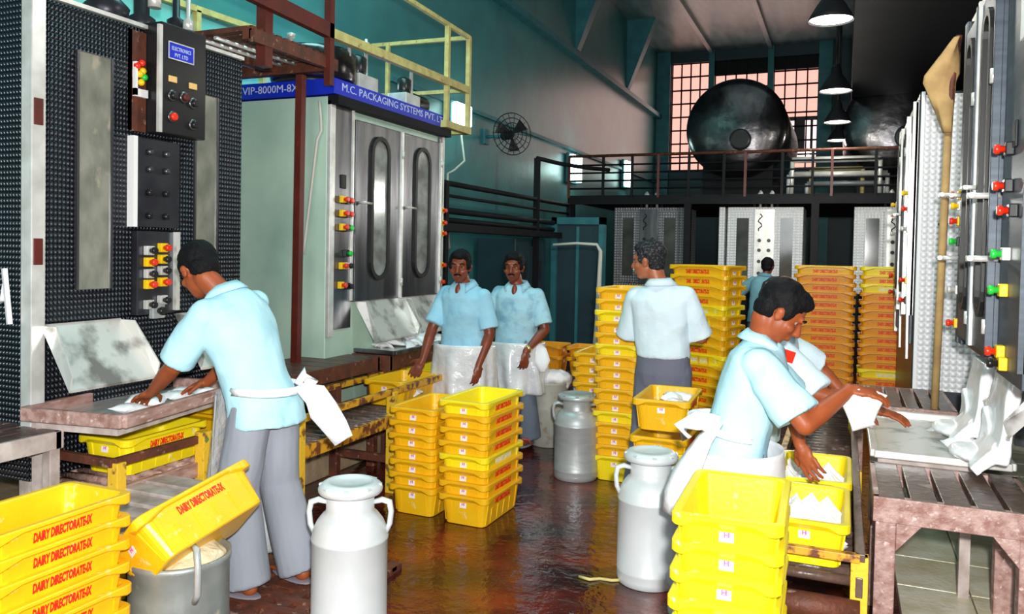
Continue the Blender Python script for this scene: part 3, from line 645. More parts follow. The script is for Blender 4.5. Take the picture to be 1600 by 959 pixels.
pr_ = thing('pipe_rack', 'dark pipe rack running along the left wall behind the standing men', 'pipe rack', (-3.9, 7.2, 0))
for z, r in ((2.29, .03), (2.16, .018), (2.0, .035), (1.90, .03)): MB().tube((0, 0, z), (0, 4.5, z), r, n=8).build('pipe', M['black'], pr_)
MB().box(-.10,   .12, 0, 4.5, 1.78, 1.86).build('beam', M['black'], pr_)
for y in (.3, 3.0, 4.4): MB().box(-.035, .035, y-.035, y+.035, 0, 2.85 if y == 3.0 else 2.3).build('post', M['black'], pr_)
MB().path([(0, 3.0, 2.85), (.1, 3.6, 2.84), (.3, 4.1, 2.83), (.6, 4.45, 2.82)], .03, 8).build('top_pipe', M['black'], pr_)
o = MB().path([(-4.48, 9.0, 3.1), (-4.44, 9.05, 2.7), (-4.4, 8.7, 2.55), (-4.44, 8.6, 2.5), (-4.46, 8.65, 1.9), (-4.45, 8.7, 1.6)], .015, 6).build('wall_cable', M['cable']); tag(o, 'pale cable looping down the teal wall beside the railing cage', 'cable')
o = MB().path([(-2.86, 8.0, 1.66), (-2.6, 8.0, 1.68), (-2.38, 8.0, 1.67), (-2.34, 8.0, 1.60), (-2.35, 8.0, 1.2), (-2.37, 8.02, .86), (-2.42, 8.05, .3), (-2.5, 8.05, .03)], [.014, .014, .016, .02, .024, .022, .02, .02], 8).build('hose', M['cable']); tag(o, 'pale hose hanging from a hook in front of the dark doorway', 'hose')
dc = thing('electrical_cabinet', 'tall dark teal cabinet against the left wall behind the standing men', 'cabinet', (-4.2, 9.6, 0))
MB().box(-.3, .25, 0, 1.1, .1, 1.75).build('body', M['tealdark'], dc, .01); MB().box(.25, .27, .05, .5, .2, 1.65).build('door', M['tealdark'], dc); MB().box(.25, .27, .56, 1.05, .2, 1.65).build('door', M['tealdark'], dc)
for y in (.2, .75): MB().box(.27, .29, y, y+.12, 1.2, 1.45).build('meter', M['blackplastic'], dc)
dd = struct(MB().box(-3.85, -3.22, 10.95, 11.05, 0, 1.98), 'door_1', M['tealdark'])
fr = MB().box(-3.93, -3.85, 10.9, 11.08, 0, 2.08).box(-3.22, -3.16, 10.9, 11.08, 0, 2.08).box(-3.93, -3.16, 10.9, 11.08, 1.98, 2.08); fr.build('door_frame', M['tealtrim'], dd)
MB().box(-3.56, -3.52, 10.93, 10.96, 0, 1.95).build('door_stile', M['tealtrim'], dd)

# sacking and pole between the right machines
t = thing('sacking_cover', 'tan folded sacking hung at the top corner of the right-hand machine', 'cover', (.545, 5.30, 2.2))
def sack(z):
    k = (z+.2)/1.0
    return k
rr = []
for i in range(14):
    k = i/13; z = .68-k*.55
    w_ = .012+.075*min(k/.40, 1) if k < .40 else .022+.065*(1-(k-.40)/.60)
    xc = .02-.085*min(k/.45, 1) if k < .45 else -.065+.05*(k-.45)/.55
    rr.append([V((xc+math.cos(j/16*2*PI)*w_+.010*math.sin(3*j/16*2*PI+k*5), math.sin(j/16*2*PI)*(.03+.02*math.sin(k*9)), z)) for j in range(16)])
MB().rings(rr).build('folded_cloth', M['tan'], t)
MB().path([(.03, 0, .69), (.0, 0, .4), (-.01, 0, .02)], .018, 8).build('cord', M['rust'], t)
tag(MB().tube((.51, 5.30, .70), (.535, 5.30, 2.42), .022).build('wooden_pole', M['tan']), 'slim tan wooden pole standing between the two right-hand machines', 'pole')

# ------------------------------------------------------------------ tables, trays, conveyors
def slat_table(name, label, x0, x1, y0, y1, z, slat_dir, n, m, legm=None, leg=.06, apron=.07, gap=.25, brace=False, cat='table', low=None, thick=.03):
    t = thing(name, label, cat, ((x0+x1)/2, (y0+y1)/2, 0)); cx, cy = (x0+x1)/2, (y0+y1)/2
    X0, X1, Y0, Y1 = x0-cx, x1-cx, y0-cy, y1-cy; legm = legm or m; s = MB()
    for i in range(n):
        if slat_dir == 'Y':
            a = X0+(X1-X0)*i/n; b_ = a+(X1-X0)/n*(1-gap); s.box(a+(X1-X0)/n*gap/2, b_+(X1-X0)/n*gap/2, Y0, Y1, z-thick, z)
        else:
            a = Y0+(Y1-Y0)*i/n; b_ = a+(Y1-Y0)/n*(1-gap); s.box(X0, X1, a+(Y1-Y0)/n*gap/2, b_+(Y1-Y0)/n*gap/2, z-thick, z)
    s.build('slatted_top', M[m], t, .004)
    f = MB().box(X0-.01, X1+.01, Y0-.01, Y0+.03, z-thick-apron, z-.001).box(X0-.01, X1+.01, Y1-.03, Y1+.01, z-thick-apron, z-.001).box(X0-.01, X0+.03, Y0, Y1, z-thick-apron, z-.001).box(X1-.03, X1+.01, Y0, Y1, z-thick-apron, z-.001)
    if brace:
        for sx in (-1, 1):
            xx = X0+leg if sx < 0 else X1-leg
            for (yy) in (Y0+.012,):
                tri = [V((xx, yy-.02, z-thick-apron)), V((xx-sx*.09, yy-.02, z-thick-apron)), V((xx, yy-.02, z-thick-apron-.11))]
                f.rings([tri, [p+V((0, .04, 0)) for p in tri]], True, False)
    f.build('apron_frame', M[legm], t, .003)
    for sx in (X0, X1-leg):
        for sy in (Y0, Y1-leg): MB().box(sx, sx+leg, sy, sy+leg, 0, z-thick).build('leg', M[legm], t, .004)
    if low: MB().bar((X0+leg/2, Y0+leg/2, low), (X1-leg/2, Y0+leg/2, low), .03, .05).bar((X0+leg/2, Y1-leg/2, low), (X1-leg/2, Y1-leg/2, low), .03, .05).build('stretcher', M[legm], t)
    return t
def tray(label, c, lx, ly, z, rz, m='steelstain', rim='wetwood', rh=.05, out=.0):
    t = thing('steel_tray', label, 'tray', (c[0], c[1], z), rz)
    MB().box(-lx/2+.02, lx/2-.02, -ly/2+.02, ly/2-.02, 0, .012).build('tray_floor', M[m], t)
    r = MB()
    for a, b_ in (((-lx/2, -ly/2), (lx/2, -ly/2)), ((lx/2, -ly/2), (lx/2, ly/2)), ((lx/2, ly/2), (-lx/2, ly/2)), ((-lx/2, ly/2), (-lx/2, -ly/2))):
        r.bar((*a, rh/2), (*b_, rh/2), .035, rh)
    r.build('rim', M[rim], t, .006); return t

# under the near left machine
slat_table('work_bench', 'pale worn slatted bench beside the leftmost machine', -3.75, -3.20, 1.75, 2.50, .76, 'Y', 5, 'darkwood', 'palewood', .05, .05, gap=.12, low=.25)
tray('stained steel tray in front of the leftmost machine, under the bent worker\'s hands', (-3.17, 2.93), .52, .92, .80, math.radians(9), 'steelstain', 'wetwood', .06)
ts = thing('tray_stand', 'pale stand carrying the tray of the leftmost machine', 'stand', (-3.17, 2.93, 0), math.radians(9))
for x in (-.22,):
    for y in (-.40, .40): MB().box(x-.025, x+.025, y-.025, y+.025, .0, .80).build('leg', M['palewood'], ts)
MB().box(-.24, .20, -.42, .42, .755, .795).build('top_frame', M['palewood'], ts)
def conveyor(name, label, x0, x1, y0, y1, z, railh, m_rail, m_in, posts, lower=None, rollers=True, roller_m='rust', pm='yellowpost', rail_w=.03, rail_t=.04, end=True):
    t = thing(name, label, 'conveyor', ((x0+x1)/2, y0, 0)); cx = (x0+x1)/2; a, b_ = x0-cx, x1-cx; L = y1-y0
    MB().bar((b_, 0, railh), (b_, L, railh), rail_w, rail_t).build('outer_rail', M[m_rail], t, .003)
    MB().bar((a, 0, railh), (a, L, railh), rail_w, rail_t).build('inner_rail', M[m_in], t, .003)
    if end: MB().bar((a, 0, railh), (b_, 0, railh), rail_w, rail_t).build('end_rail', M[m_in], t, .003)
    MB().bar((b_, 0, z-.03), (b_, L, z-.03), .025, .075).build('side_channel', M[lower or m_rail], t, .003); MB().bar((a, 0, z-.03), (a, L, z-.03), .025, .075).build('side_channel', M[lower or m_rail], t, .003)
    n = min(int(L/.085), 90)
    if rollers:
        for i in range(n): MB().tube((a+.01, .04+i*L/n, z-.022), (b_-.01, .04+i*L/n, z-.022), .02, n=8).build('roller', M[roller_m], t)
    for y in posts:
        MB().box(b_-.03, b_+.03, y-.025, y+.025, 0, railh).build('post', M[pm], t, .003); MB().box(a-.03, a+.03, y-.025, y+.025, 0, railh).build('post', M['rust'], t, .003)
        MB().bar((a, y, .22), (b_, y, .22), .03, .05).build('cross_brace', M['rust'], t)
    return t
conveyor('roller_conveyor', 'short rusty conveyor rack under the tray of the bent worker, holding a text-printed crate', -3.46, -2.97, 2.58, 3.40, .50, .62, 'rust', 'rust', (.02, .60), 'wetwood', roller_m='wetwood')
conveyor('roller_conveyor', 'long rusty yellow conveyor rail running behind the paired crate stacks', -3.14, -2.70, 3.50, 6.6, .50, .66, 'rustyellow', 'rustyellow', (.03, 1.0, 2.4), 'rustyellow', roller_m='darkwood')
yp = MB().box(-2.98, -2.92, 3.07, 3.13, 0, .66).build('yellow_post', M['yellowpost'], None, .003); tag(yp, 'chipped yellow post behind the bent worker\'s legs', 'post')
slat_table('low_stand', 'low pale wooden stand behind the big grey bin', -3.0, -2.52, 2.35, 2.86, .50, 'X', 4, 'palewood', 'palewood', .045, .04)
slat_table('work_table', 'dark red wooden table in front of the blue-signed machine', -3.62, -3.13, 3.62, 5.02, .80, 'X', 9, 'redwood', 'rust', .06, .07, gap=.04, low=.3)
slat_table('work_table', 'dark red table carrying the heaped steel tray', -3.62, -3.08, 5.08, 6.15, .80, 'X', 6, 'redwood', 'rust', .06, .08, gap=.04)
tray('steel tray heaped with milk pouches under the oval-window doors', (-3.34, 5.62), .58, 1.02, .805, 0, 'brightsteel', 'steel', .03)
dm = MB()
for i in range(9): dm.box(-2.86+i*.10, -2.80+i*.10, 2.62, 3.45, .0, .03)
for i in range(8): dm.box(-2.86, -2.0, 2.66+i*.10, 2.70+i*.10, .012, .034)
tag(dm.build('floor_grating', M['rust']), 'dark slatted floor grating under the bent worker\'s feet', 'grating')
cj = thing('glass_jar', 'small pale jar standing on the ledge behind the long conveyor', 'jar', (-3.42, 4.4, .22))
MB().lathe([(.05, 0), (.06, .02), (.06, .10), (.045, .13), (.045, .15)], n=16).build('jar_body', M['mouldy'], cj)

# right-hand side
slat_table('wooden_table', 'pinkish wet wooden slatted table nearest the camera on the right', .14, .71, 3.48, 4.06, .65, 'Y', 5, 'darkwood', 'wetwood', .075, .07, gap=.16, brace=True)
slat_table('slatted_table', 'dark slatted table beyond the right-hand steel tray', .08, .62, 5.25, 6.05, .71, 'Y', 6, 'darkwood', 'wetwood', .05, .06, gap=.22)
tray('wide stained steel tray between the two right-hand tables', (.43, 4.66), .56, 1.10, .66, 0, 'steelstain', 'brightsteel', .035)
ts = thing('tray_stand', 'pale stand under the wide right-hand steel tray', 'stand', (.37, 4.66, 0))
for x in (-.18, .17):
    for y in (-.5, .5): MB().box(x-.022, x+.022, y-.022, y+.022, .05, .655).build('leg', M['palewood'], ts)
MB().box(-.2, .19, -.52, .52, .62, .655).build('top_frame', M['palewood'], ts)
rc_ = conveyor('roller_conveyor', 'dark roller conveyor on the right carrying two crates of pouches', -.29, .08, 3.16, 6.9, .42, .50, 'darkwood', 'rustyellow', (.03, 1.3, 2.6), 'darkwood', roller_m='darkwood', rail_t=.03, rail_w=.035)
MB().tube((-.17, .0, .30), (.19, .0, .30), .045, n=14).build('end_roller', M['rust'], rc_)
MB().bar((-.20, -.03, .235), (.22, -.03, .235), .03, .03).build('end_bar', M['yellowpost'], rc_)
MB().box(-.13, .10, .02, .03, .0, .20).build('drip_sheet', M['mouldy'], rc_)
MB().box(.19, .215, .02, .06, .0, .50).build('chipped_post', M['yellowpost'], rc_)

# ------------------------------------------------------------------ crates
CL, CW, CH, PITCH = .54, .325, .18, .078
def rrect(L, W, r, z, n=4, k=6):
    pts = []
    for cx, cy, a0 in ((L/2-r, W/2-r, 0), (-L/2+r, W/2-r, PI/2), (-L/2+r, -W/2+r, PI), (L/2-r, -W/2+r, 3*PI/2)):
        for i in range(n+1):
            a = a0+PI/2*i/n; pts.append((cx+math.cos(a)*r, cy+math.sin(a)*r))
    out = []
    for i, p in enumerate(pts):
        q = pts[(i+1) % len(pts)]; out.append(p)
        if math.dist(p, q) > .1:
            for j in range(1, k): out.append((p[0]+(q[0]-p[0])*j/k, p[1]+(q[1]-p[1])*j/k))
    return [V((x, y, z(x, y) if callable(z) else z)) for x, y in out]
def lipz(x, y):
    fx, fy = abs(x)/(CL/2), abs(y)/(CW/2)
    corner = min(fx, fy)
    if fx > .93: c = max(0, min(1, (fy-.50)/.12))
    else: c = max(0, min(1, (fx-.62)/.10))
    return CH-.016-.020*c
def crate_mesh(label_ink):
    mb = MB(); b_ = .026
    R = [rrect(CL-.10, CW-.085, .03, .0), rrect(CL-.085, CW-.07, .035, .004), rrect(CL-.050, CW-.040, .035, CH-.034), rrect(CL-.048, CW-.038, .035, lipz),
         rrect(CL-.006, CW-.006, .035, lipz), rrect(CL, CW, .038, lambda x, y: lipz(x, y)+.004), rrect(CL, CW, .038, CH-.004), rrect(CL-.008, CW-.008, .036, CH),
         rrect(CL-.050, CW-.042, .03, CH), rrect(CL-.060, CW-.052, .03, CH-.006), rrect(CL-.098, CW-.082, .026, .010)]
    mb.rings(R, False, False)
    n = len(R[0]); base = len(mb.v)-n*len(R)
    mb.f.append(tuple(base+j for j in reversed(range(n)))); mb.sm.append(False)
    mb.f.append(tuple(base+(len(R)-1)*n+j for j in range(n))); mb.sm.append(False)
    # ribs on the outside
    for s in (-1, 1):
        for x, zz in ((-.20, 1), (-.14, 0), (-.055, 0), (.03, 0), (.115, 0), (.20, 1)):
            zt = CH-.036 if zz else .098; a = V((x, s*(CW/2-.036), .012)); c = V((x, s*(CW/2-.036+.018*(zt-.012)/.132), zt)); mb.bar(a, c, .018, .008, (0, s, 0))
        for y in (-.085, .085):
            a = V((s*(CL/2-.043), y, .012)); c = V((s*(CL/2-.022), y, CH-.020)); mb.bar(a, c, .012, .008, (s, 0, 0))
    return mb.mesh('crate')
_cm = crate_mesh(0); CM = {}
for k in ('yellow', 'bright', 'amber'):
    me = _cm.copy(); me.materials.append(M[k]); CM[k] = me
_t = text_mesh('DAIRY DIRECTORATE-IX', .030, .0006, .0022).copy(); xs = [v.co.x for v in _t.vertices]; _t.transform(Matrix.Diagonal((.215/(max(xs)-min(xs)), 1, 1, 1))); _t.materials.clear()
def side_text(m, s):
    me = _t.copy(); x = V((1, 0, 0))*(-s); z = V((0, -s*-.08, 1)).normalized(); z = V((0, s*.08, 1)).normalized(); n = x.cross(z)
    mx = Matrix((x, z, n)).transposed().to_4x4(); mx.translation = V((.0, s*(CW/2-.0212), .128)); me.transform(mx)
    me.materials.append(m); return me
TM = {(k, s): side_text(M[k], s) for k in ('redink', 'whiteink') for s in (-1, 1)}
def end_sticker(s):
    q = MB().box(-.021, .021, -.0006, .0006, -.021, .021).mesh('sticker'); p = MB().box(-.008, -.003, -.0012, -.0007, -.008, .009).box(.003, .009, -.0012, -.0007, -.008, .009).box(-.003, .003, -.0012, -.0007, -.002, .002).mesh('sticker_print')
    for me, m in ((q, M['sticker']), (p, M['pink'])):
        me.transform(Matrix.Translation((s*(CL/2-.0262), 0, .127)) @ Matrix.Rotation(PI/2*s, 4, 'Z') @ Matrix.Rotation(-.10, 4, 'X')); me.materials.append(m)
    return q, p
SM = {s: end_sticker(s) for s in (-1, 1)}
crate_n = [0]
def crate(label, loc, rz, kind='yellow', ink='redink', group=None, rot=None, sides=(-1, 1), ends=(-1, 1), scale=1.0):
    o = bpy.data.objects.new('plastic_crate', CM[kind]); C.objects.link(o); o.location = loc; o.rotation_euler = rot or (0, 0, rz); o.scale = (scale,)*3
    tag(o, label, 'crate', group); crate_n[0] += 1
    for s in sides:
        t = bpy.data.objects.new('printed_text', TM[(ink, s)]); C.objects.link(t); t.parent = o
    for s in ends:
        t = bpy.data.objects.new('sticker', SM[s][0]); C.objects.link(t); t.parent = o
        p = bpy.data.objects.new('sticker_print', SM[s][1]); C.objects.link(p); p.parent = t
    return o
def stack(where, x, y, rz, n, kinds, z0=0.0, pitch=PITCH, scale=1.0, group=None, sides=(-1, 1), ends=(-1, 1), jit=.004):
    """kinds: one letter per crate, topmost first (y yellow, b bright, a amber)"""
    for i in range(n):
        k = kinds[i % len(kinds)]; kind = {'y': 'yellow', 'b': 'bright', 'a': 'amber'}[k]
        jx, jy, jr = random.uniform(-jit, jit), random.uniform(-jit, jit), random.uniform(-.012, .012)
        lb = ('crate at the bottom ' if i == n-1 else 'crate %s ' % ORD[i]) + where
        crate({'y': 'yellow ', 'b': 'bright yellow ', 'a': 'amber yellow '}[k]+lb, (x+jx, y+jy, z0+(n-1-i)*pitch*scale), rz+jr, kind, 'whiteink' if k == 'b' and i else 'redink', group or 'crates '+where, None, sides, ends, scale)
H = PI/2
stack('in the left foreground stack', -2.42, 1.80, H+.0, 8, 'yyyyyyyy', pitch=.082, sides=(-1,), ends=(-1,), scale=.97)
stack('in the right stack of the central pair', -1.99, 4.37, H-.03, 8, 'byyybyyy')
stack('in the left stack of the central pair', -2.345, 4.40, H-.03, 7, 'yyyyyyy')
stack('in the bottom right foreground stack', -.315, 2.72, H+.02, 8, 'bbbbbbbb', pitch=.086, scale=1.03)
stack('in the tall stack left of the grey-haired man', -1.44, 5.62, H, 16, 'yybyybyyyyybyyyb')
stack('in the half-hidden stack beside the open milk can', -1.80, 6.25, H, 9, 'yyyyyyyyy')
stack('in the stack right of the grey-haired man', -1.02, 6.55, -.42, 18, 'yyyybyyyybyyyyyby')
stack('in the left one of two back stacks', -.17, 8.1, 0, 18, 'yaaaaaaaaaaaaaaaaa', sides=(-1,), ends=(-1,))
stack('in the right one of two back stacks', .40, 8.15, 0, 18, 'bybaaaaaaaaabaaaaa', sides=(-1,), ends=(-1,))
stack('in the short stack behind the can', -.93, 4.66, H, 6, 'ybyyyy', z0=0)
crate('yellow crate of leftover pouches set on the short stack behind the front milk can', (-.93, 4.66, .60), H+.03, 'yellow', 'redink')
crate('yellow printed crate in the rusty rack below the bent worker\'s tray', (-3.21, 2.98, .50), H+.02, 'bright', 'redink')
crate('yellow crate behind the one below the bent worker\'s tray', (-3.20, 3.60, .50), H, 'yellow', 'redink')
crate('yellow crate holding a few pouches, first on the long conveyor', (-2.92, 5.0, .50), H, 'yellow', 'redink')
crate('bright yellow crate the dark-haired standing man rests his hand on', (-2.92, 5.58, .50), H, 'bright', 'redink')
crate('yellow crate last in line on the long conveyor', (-2.92, 6.15, .50), H, 'yellow', 'redink')
crate('yellow pouch-filled crate nearest the camera on the right conveyor', (-.115, 3.46, .42), H, 'bright', 'redink', scale=1.0)
crate('yellow pouch-filled crate second on the right conveyor', (-.105, 4.06, .42), H, 'bright', 'redink')
stack('on the low back rack, left pile', -2.72, 7.3, 0, 2, 'aa', z0=.42, pitch=.10)
stack('on the low back rack, right pile', -2.14, 7.3, 0, 2, 'aa', z0=.42, pitch=.10)
lt = slat_table('low_rack', 'low rusty rack carrying the amber crates in the back left', -3.1, -1.8, 7.1, 7.5, .415, 'X', 4, 'rust', 'rust', .05, .05)
# the tilted crate
o = crate('yellow printed crate tipped on its side across the rim of the big grey bin', (0, 0, 0), 0, 'yellow', 'redink')
ex = V((.06, .80, .15)).normalized()          # long axis, rising away to the right
ez = (V((-.62, -.05, .62))).normalized(); ez = (ez-ex*ez.dot(ex)).normalized(); ey = ez.cross(ex)
mx = Matrix((ex, ey, ez)).transposed().to_4x4(); mx.translation = V((-2.28, 2.34, .52))-ez*.09
o.matrix_world = mx

# ------------------------------------------------------------------ milk cans and bins
def milk_can(label, loc, h=.62, r=.155, lid=True, m='alu', rz=0, hm=None):
    t = thing('milk_can', label, 'milk can', loc, rz); k = r/.155
    MB().lathe([(.145*k, 0), (.150*k, .004), (.155*k, .03), (.155*k, .06), (.157*k, .065), (.155*k, .07), (.155*k, h*.62), (.158*k, h*.627), (.158*k, h*.64), (.155*k, h*.647), (.150*k, h*.69), (.136*k, h*.74), (.114*k, h*.785), (.101*k, h*.80), (.098*k, h*.82), (.098*k, h*.93), (.090*k, h*.93), (.088*k, h*.80)], n=48).build('body', M[m], t)
    if lid:
        ld = MB().lathe([(.088*k, h*.90), (.102*k, h*.925), (.124*k, h*.925), (.130*k, h*.935), (.132*k, h*.955), (.126*k, h*.975), (.108*k, h*.995), (.088*k, h*1.0), (.082*k, h*.99), (.02, h*.985)], n=48).build('lid', M[m], t)
        for a in range(8):
            c, s = math.cos(a*PI/4), math.sin(a*PI/4); MB().bar((c*.095*k, s*.095*k, h*.988), (c*.128*k, s*.128*k, h*.975), .02, .008).build('lid_rib', M[m], ld)
    else:
        MB().lathe([(.098*k, h*.80), (.098*k, h*1.0), (.108*k, h*1.005), (.108*k, h*1.02), (.094*k, h*1.02), (.090*k, h*.84)], n=40).build('neck', M[m], t)
    for s in (-1, 1):
        MB().path([(s*.096*k, 0, h*.86), (s*.130*k, 0, h*.875), (s*.160*k, 0, h*.86), (s*.168*k, 0, h*.80), (s*.163*k, 0, h*.72), (s*.148*k, 0, h*.66)], [.010, .013, .014, .012, .012, .010], 8).build('handle', M[hm or m], t)
    return t
milk_can('pale grey lidded milk can in the centre foreground', (-1.86, 2.78, 0), .635, m='alupale', rz=.45)
milk_can('pale grey lidded milk can in front of the short crate stack', (-.845, 3.84, 0), .64, m='alupale', rz=.35)
milk_can('dull grey milk can standing alone on the wet floor by the paired stacks', (-1.72, 5.38, 0), .60, m='alu', rz=.3)
milk_can('open-necked milk can just behind the dull grey one', (-1.93, 6.45, 0), .585, .150, lid=False, m='alu')
tn = thing('tin_bin', 'stained pale tin bin with a plastic sheet over its top behind the milk cans', 'bin', (-2.22, 6.2, 0))
MB().lathe([(.14, 0), (.15, .01), (.15, .30), (.153, .31), (.15, .32), (.15, .50), (.156, .51), (.156, .53), (.14, .53), (.135, .04)], n=32).build('bin_body', M['mouldy'], tn)
mb = MB().ell((.05, 0, .56), (.13, .12, .06)).ell((-.04, .02, .535), (.12, .10, .05)).ell((.12, .02, .53), (.05, .06, .07))
organic(mb, 'plastic_sheet', M['cloth'], tn, .012, 3, .010, 14)
gb = thing('aluminium_bin', 'big dented grey bin with dried milk on top, below the tipped crate', 'bin', (-2.30, 2.30, 0))
MB().lathe([(.165, 0), (.175, .01), (.180, .15), (.184, .17), (.180, .19), (.180, .40), (.186, .41), (.186, .43), (.176, .43), (.172, .05)], n=48).build('bin_body', M['aludark'], gb)
organic(MB().ell((0, 0, .40), (.168, .168, .05)).ell((.02, .02, .42), (.13, .12, .05)), 'dried_milk', M['crust'], gb, .01, 2, .008, 18)
for s in (-.5, 2.6):
    c, q = math.cos(s), math.sin(s); MB().path([(c*.18, q*.18, .30), (c*.215, q*.215, .34), (c*.215, q*.215, .44), (c*.20, q*.20, .50), (c*.16, q*.16, .50)], .012, 8).build('handle', M['alu'], gb)

# ------------------------------------------------------------------ milk pouches
def pillow():
    rings = []; n = 16
    for i in range(11):
        k = i/10; x = (k-.5)*.15; t = math.sin(k*PI)**.55; hh = .002+.020*t; ww = .046-.006*t
        rings.append([V((x, math.copysign(abs(math.cos(a))**.7, math.cos(a))*ww, math.copysign(abs(math.sin(a))**1.1, math.sin(a))*hh)) for a in [j*2*PI/n for j in range(n)]])
    me = MB().rings(rings).mesh('pouch')
    for v in me.vertices: v.co += V((0, 0, noise.noise(v.co*28)*.006))
    me.materials.append(M['pouch']); return me
PM = [pillow()]
m_ = PM[0].copy()
for v in m_.vertices: v.co.z += -6*v.co.x**2+noise.noise(v.co*40+V((5, 5, 5)))*.006
PM.append(m_)
def pouch(label, loc, rot, group=None, s=1.0, k=None):
    o = bpy.data.objects.new('milk_pouch', PM[random.randrange(2) if k is None else k]); C.objects.link(o); o.location = loc; o.rotation_euler = rot; o.scale = (s,)*3
    return tag(o, label, 'pouch', group)
def pile(label, cx, cy, z, rx, ry, n, hgt, group, s=1.0):
    for i in range(n):
        a = random.uniform(0, 2*PI); q = math.sqrt(random.random()); x, y = cx+math.cos(a)*q*rx, cy+math.sin(a)*q*ry
        zz = z+.018+hgt*(1-q)*random.uniform(.35, 1)
        pouch(label, (x, y, zz), (random.uniform(-.5, .5), random.uniform(-.5, .5), random.uniform(0, PI)), group, s)
pile('white milk pouch in the heap on the tray below the oval-window doors', -3.30, 5.70, .82, .19, .40, 46, .10, 'pouches heaped on the far left tray')
pile('white milk pouch sliding out of the right-hand machine onto the wide tray', .55, 4.55, .675, .10, .38, 14, .05, 'pouches on the right tray')
pile('white milk pouch inside the first crate on the long conveyor', -2.92, 5.0, .55, .09, .18, 16, .08, 'pouches in the long-conveyor crate')
pile('white milk pouch inside the crate behind the front milk can', -.90, 4.72, .72, .06, .12, 4, .02, 'pouches in the short-stack crate')
for (cy, nm) in ((3.46, 'nearest'), (4.06, 'second')):
    for i in range(4):
        for j in range(6):
            pouch('white milk pouch standing corner up in the %s crate on the right conveyor' % nm, (-.115-.085+i*.057+random.uniform(-.006, .006), cy-.19+j*.072, .505+random.uniform(-.006, .01)), (PI/2+random.uniform(-.15, .15), .75+random.uniform(-.1, .1), random.uniform(-.2, .2)), 'pouches in the %s right crate' % nm, .86)
for (x, y, a, r) in ((-3.02, 2.72, 0, .6), (-3.12, 2.90, .2, -.4), (-3.06, 3.06, .1, .3), (-3.13, 3.16, .1, .9), (-3.05, 3.22, 0, .2)):
    pouch('white milk pouch lying loose in the leftmost tray by the bent worker\'s hands', (x, y, .835), (a, .1, r+1), 'pouches in the leftmost tray', 1.15)
# large filled bags hanging in the right machine's spouts
for lb, c, q in (('large white milk bag slipping from the near spout of the right-hand machine', (.62, 4.05, .80), .35), ('large white milk bag slipping from the far spout of the right-hand machine', (.60, 4.58, .80), .3)):
    mb = MB().cbox((0, 0, 0), (.045, .40, .36), Matrix.Translation((.03, 0, .12)) @ Matrix.Rotation(.12, 4, 'Y')).cbox((0, 0, 0), (.05, .30, .14), Matrix.Translation((-.03, -.04, -.04)) @ Matrix.Rotation(.75, 4, 'Y') @ Matrix.Rotation(.2, 4, 'X')).ell((-.06, .05, -.07), (.10, .15, .035)).cbox((0, 0, 0), (.03, .16, .20), Matrix.Translation((.0, .12, .0)) @ Matrix.Rotation(.45, 4, 'X'))
    o = organic(mb, 'milk_bag', M['pouch'], None, .007, 3, .008, 6); o.location = c; tag(o, lb, 'bag')
tag(MB().path([(-1.16, 3.72, .006), (-1.10, 3.70, .010), (-1.06, 3.74, .006), (-1.0, 3.74, .008), (-.96, 3.77, .006)], .008, 6).build('plastic_strip', M['cream']), 'pale strip of torn plastic lying on the wet floor', 'plastic strip')
for i, (x, y, s) in enumerate(((-.92, 3.34, .03), (-2.35, 3.62, .035), (-.99, 4.0, .02))):
    o = organic(MB().ell((x, y, .006), (s, s*.5, .006)).ell((x+s*.5, y+.01, .006), (s*.4, s*.5, .006)), 'plastic_scrap', M['cloth'], None, .004, 2); tag(o, ['small white scrap on the floor in front of the front-right milk can', 'small white scrap on the floor by the left paired stack', 'small white scrap beside the base of the can on the right'][i], 'scrap')

# ------------------------------------------------------------------ people
def ik(a, b, l1, l2, hint):
    a, b, hint = V(a), V(b), V(hint); d = b-a; L = min(d.length, (l1+l2)*.995); d.normalize()
    x = (l1*l1-l2*l2+L*L)/(2*L); h = math.sqrt(max(l1*l1-x*x, 0)); hv = (hint-a); hv = (hv-d*hv.dot(d)).normalized()
    return a+d*x+hv*h, a+d*L
def hand(mb, W, d, n, thumb, curl=.35, s=1.0, spread=1.0):
    """palm, four unequal bent fingers and a thumb leaving the side of the palm"""
    d = V(d).normalized(); n = V(n); n = (n-d*n.dot(d)).normalized(); t = d.cross(n)*thumb
    q = Matrix((t, d, n)).transposed().to_quaternion()
    mb.ell(W+d*.045*s, V((.040, .055, .017))*s, q, 10)
    mb.cap(W-d*.01*s, W+d*.03*s, .024*s, .024*s, 10)
    for off, ln in ((-.036, .80), (-.012, .95), (.013, 1.0), (.037, .92)):
        p = W+d*(.080-.10*abs(off)**1.2)*s+t*off*s; ang = curl*.6; sp_ = off*2.0*spread
        for seg, r0, r1 in ((.040, .0098, .0090), (.027, .0090, .0084), (.021, .0084, .0074)):
            dd = (d*math.cos(ang)+n*math.sin(ang)+t*sp_*.5).normalized(); e = p+dd*seg*ln*s
            mb.cap(p, e, r0*s, r1*s, 8); p = e; ang += curl
    p = W+d*.022*s+t*.030*s; dd = (d*.55+t*.75+n*.35).normalized(); e = p+dd*.040*s; mb.cap(p, e, .0135*s, .0108*s, 8)
    dd = (d*.85+t*.35+n*.45).normalized(); mb.cap(e, e+dd*.030*s, .0108*s, .0085*s, 8)
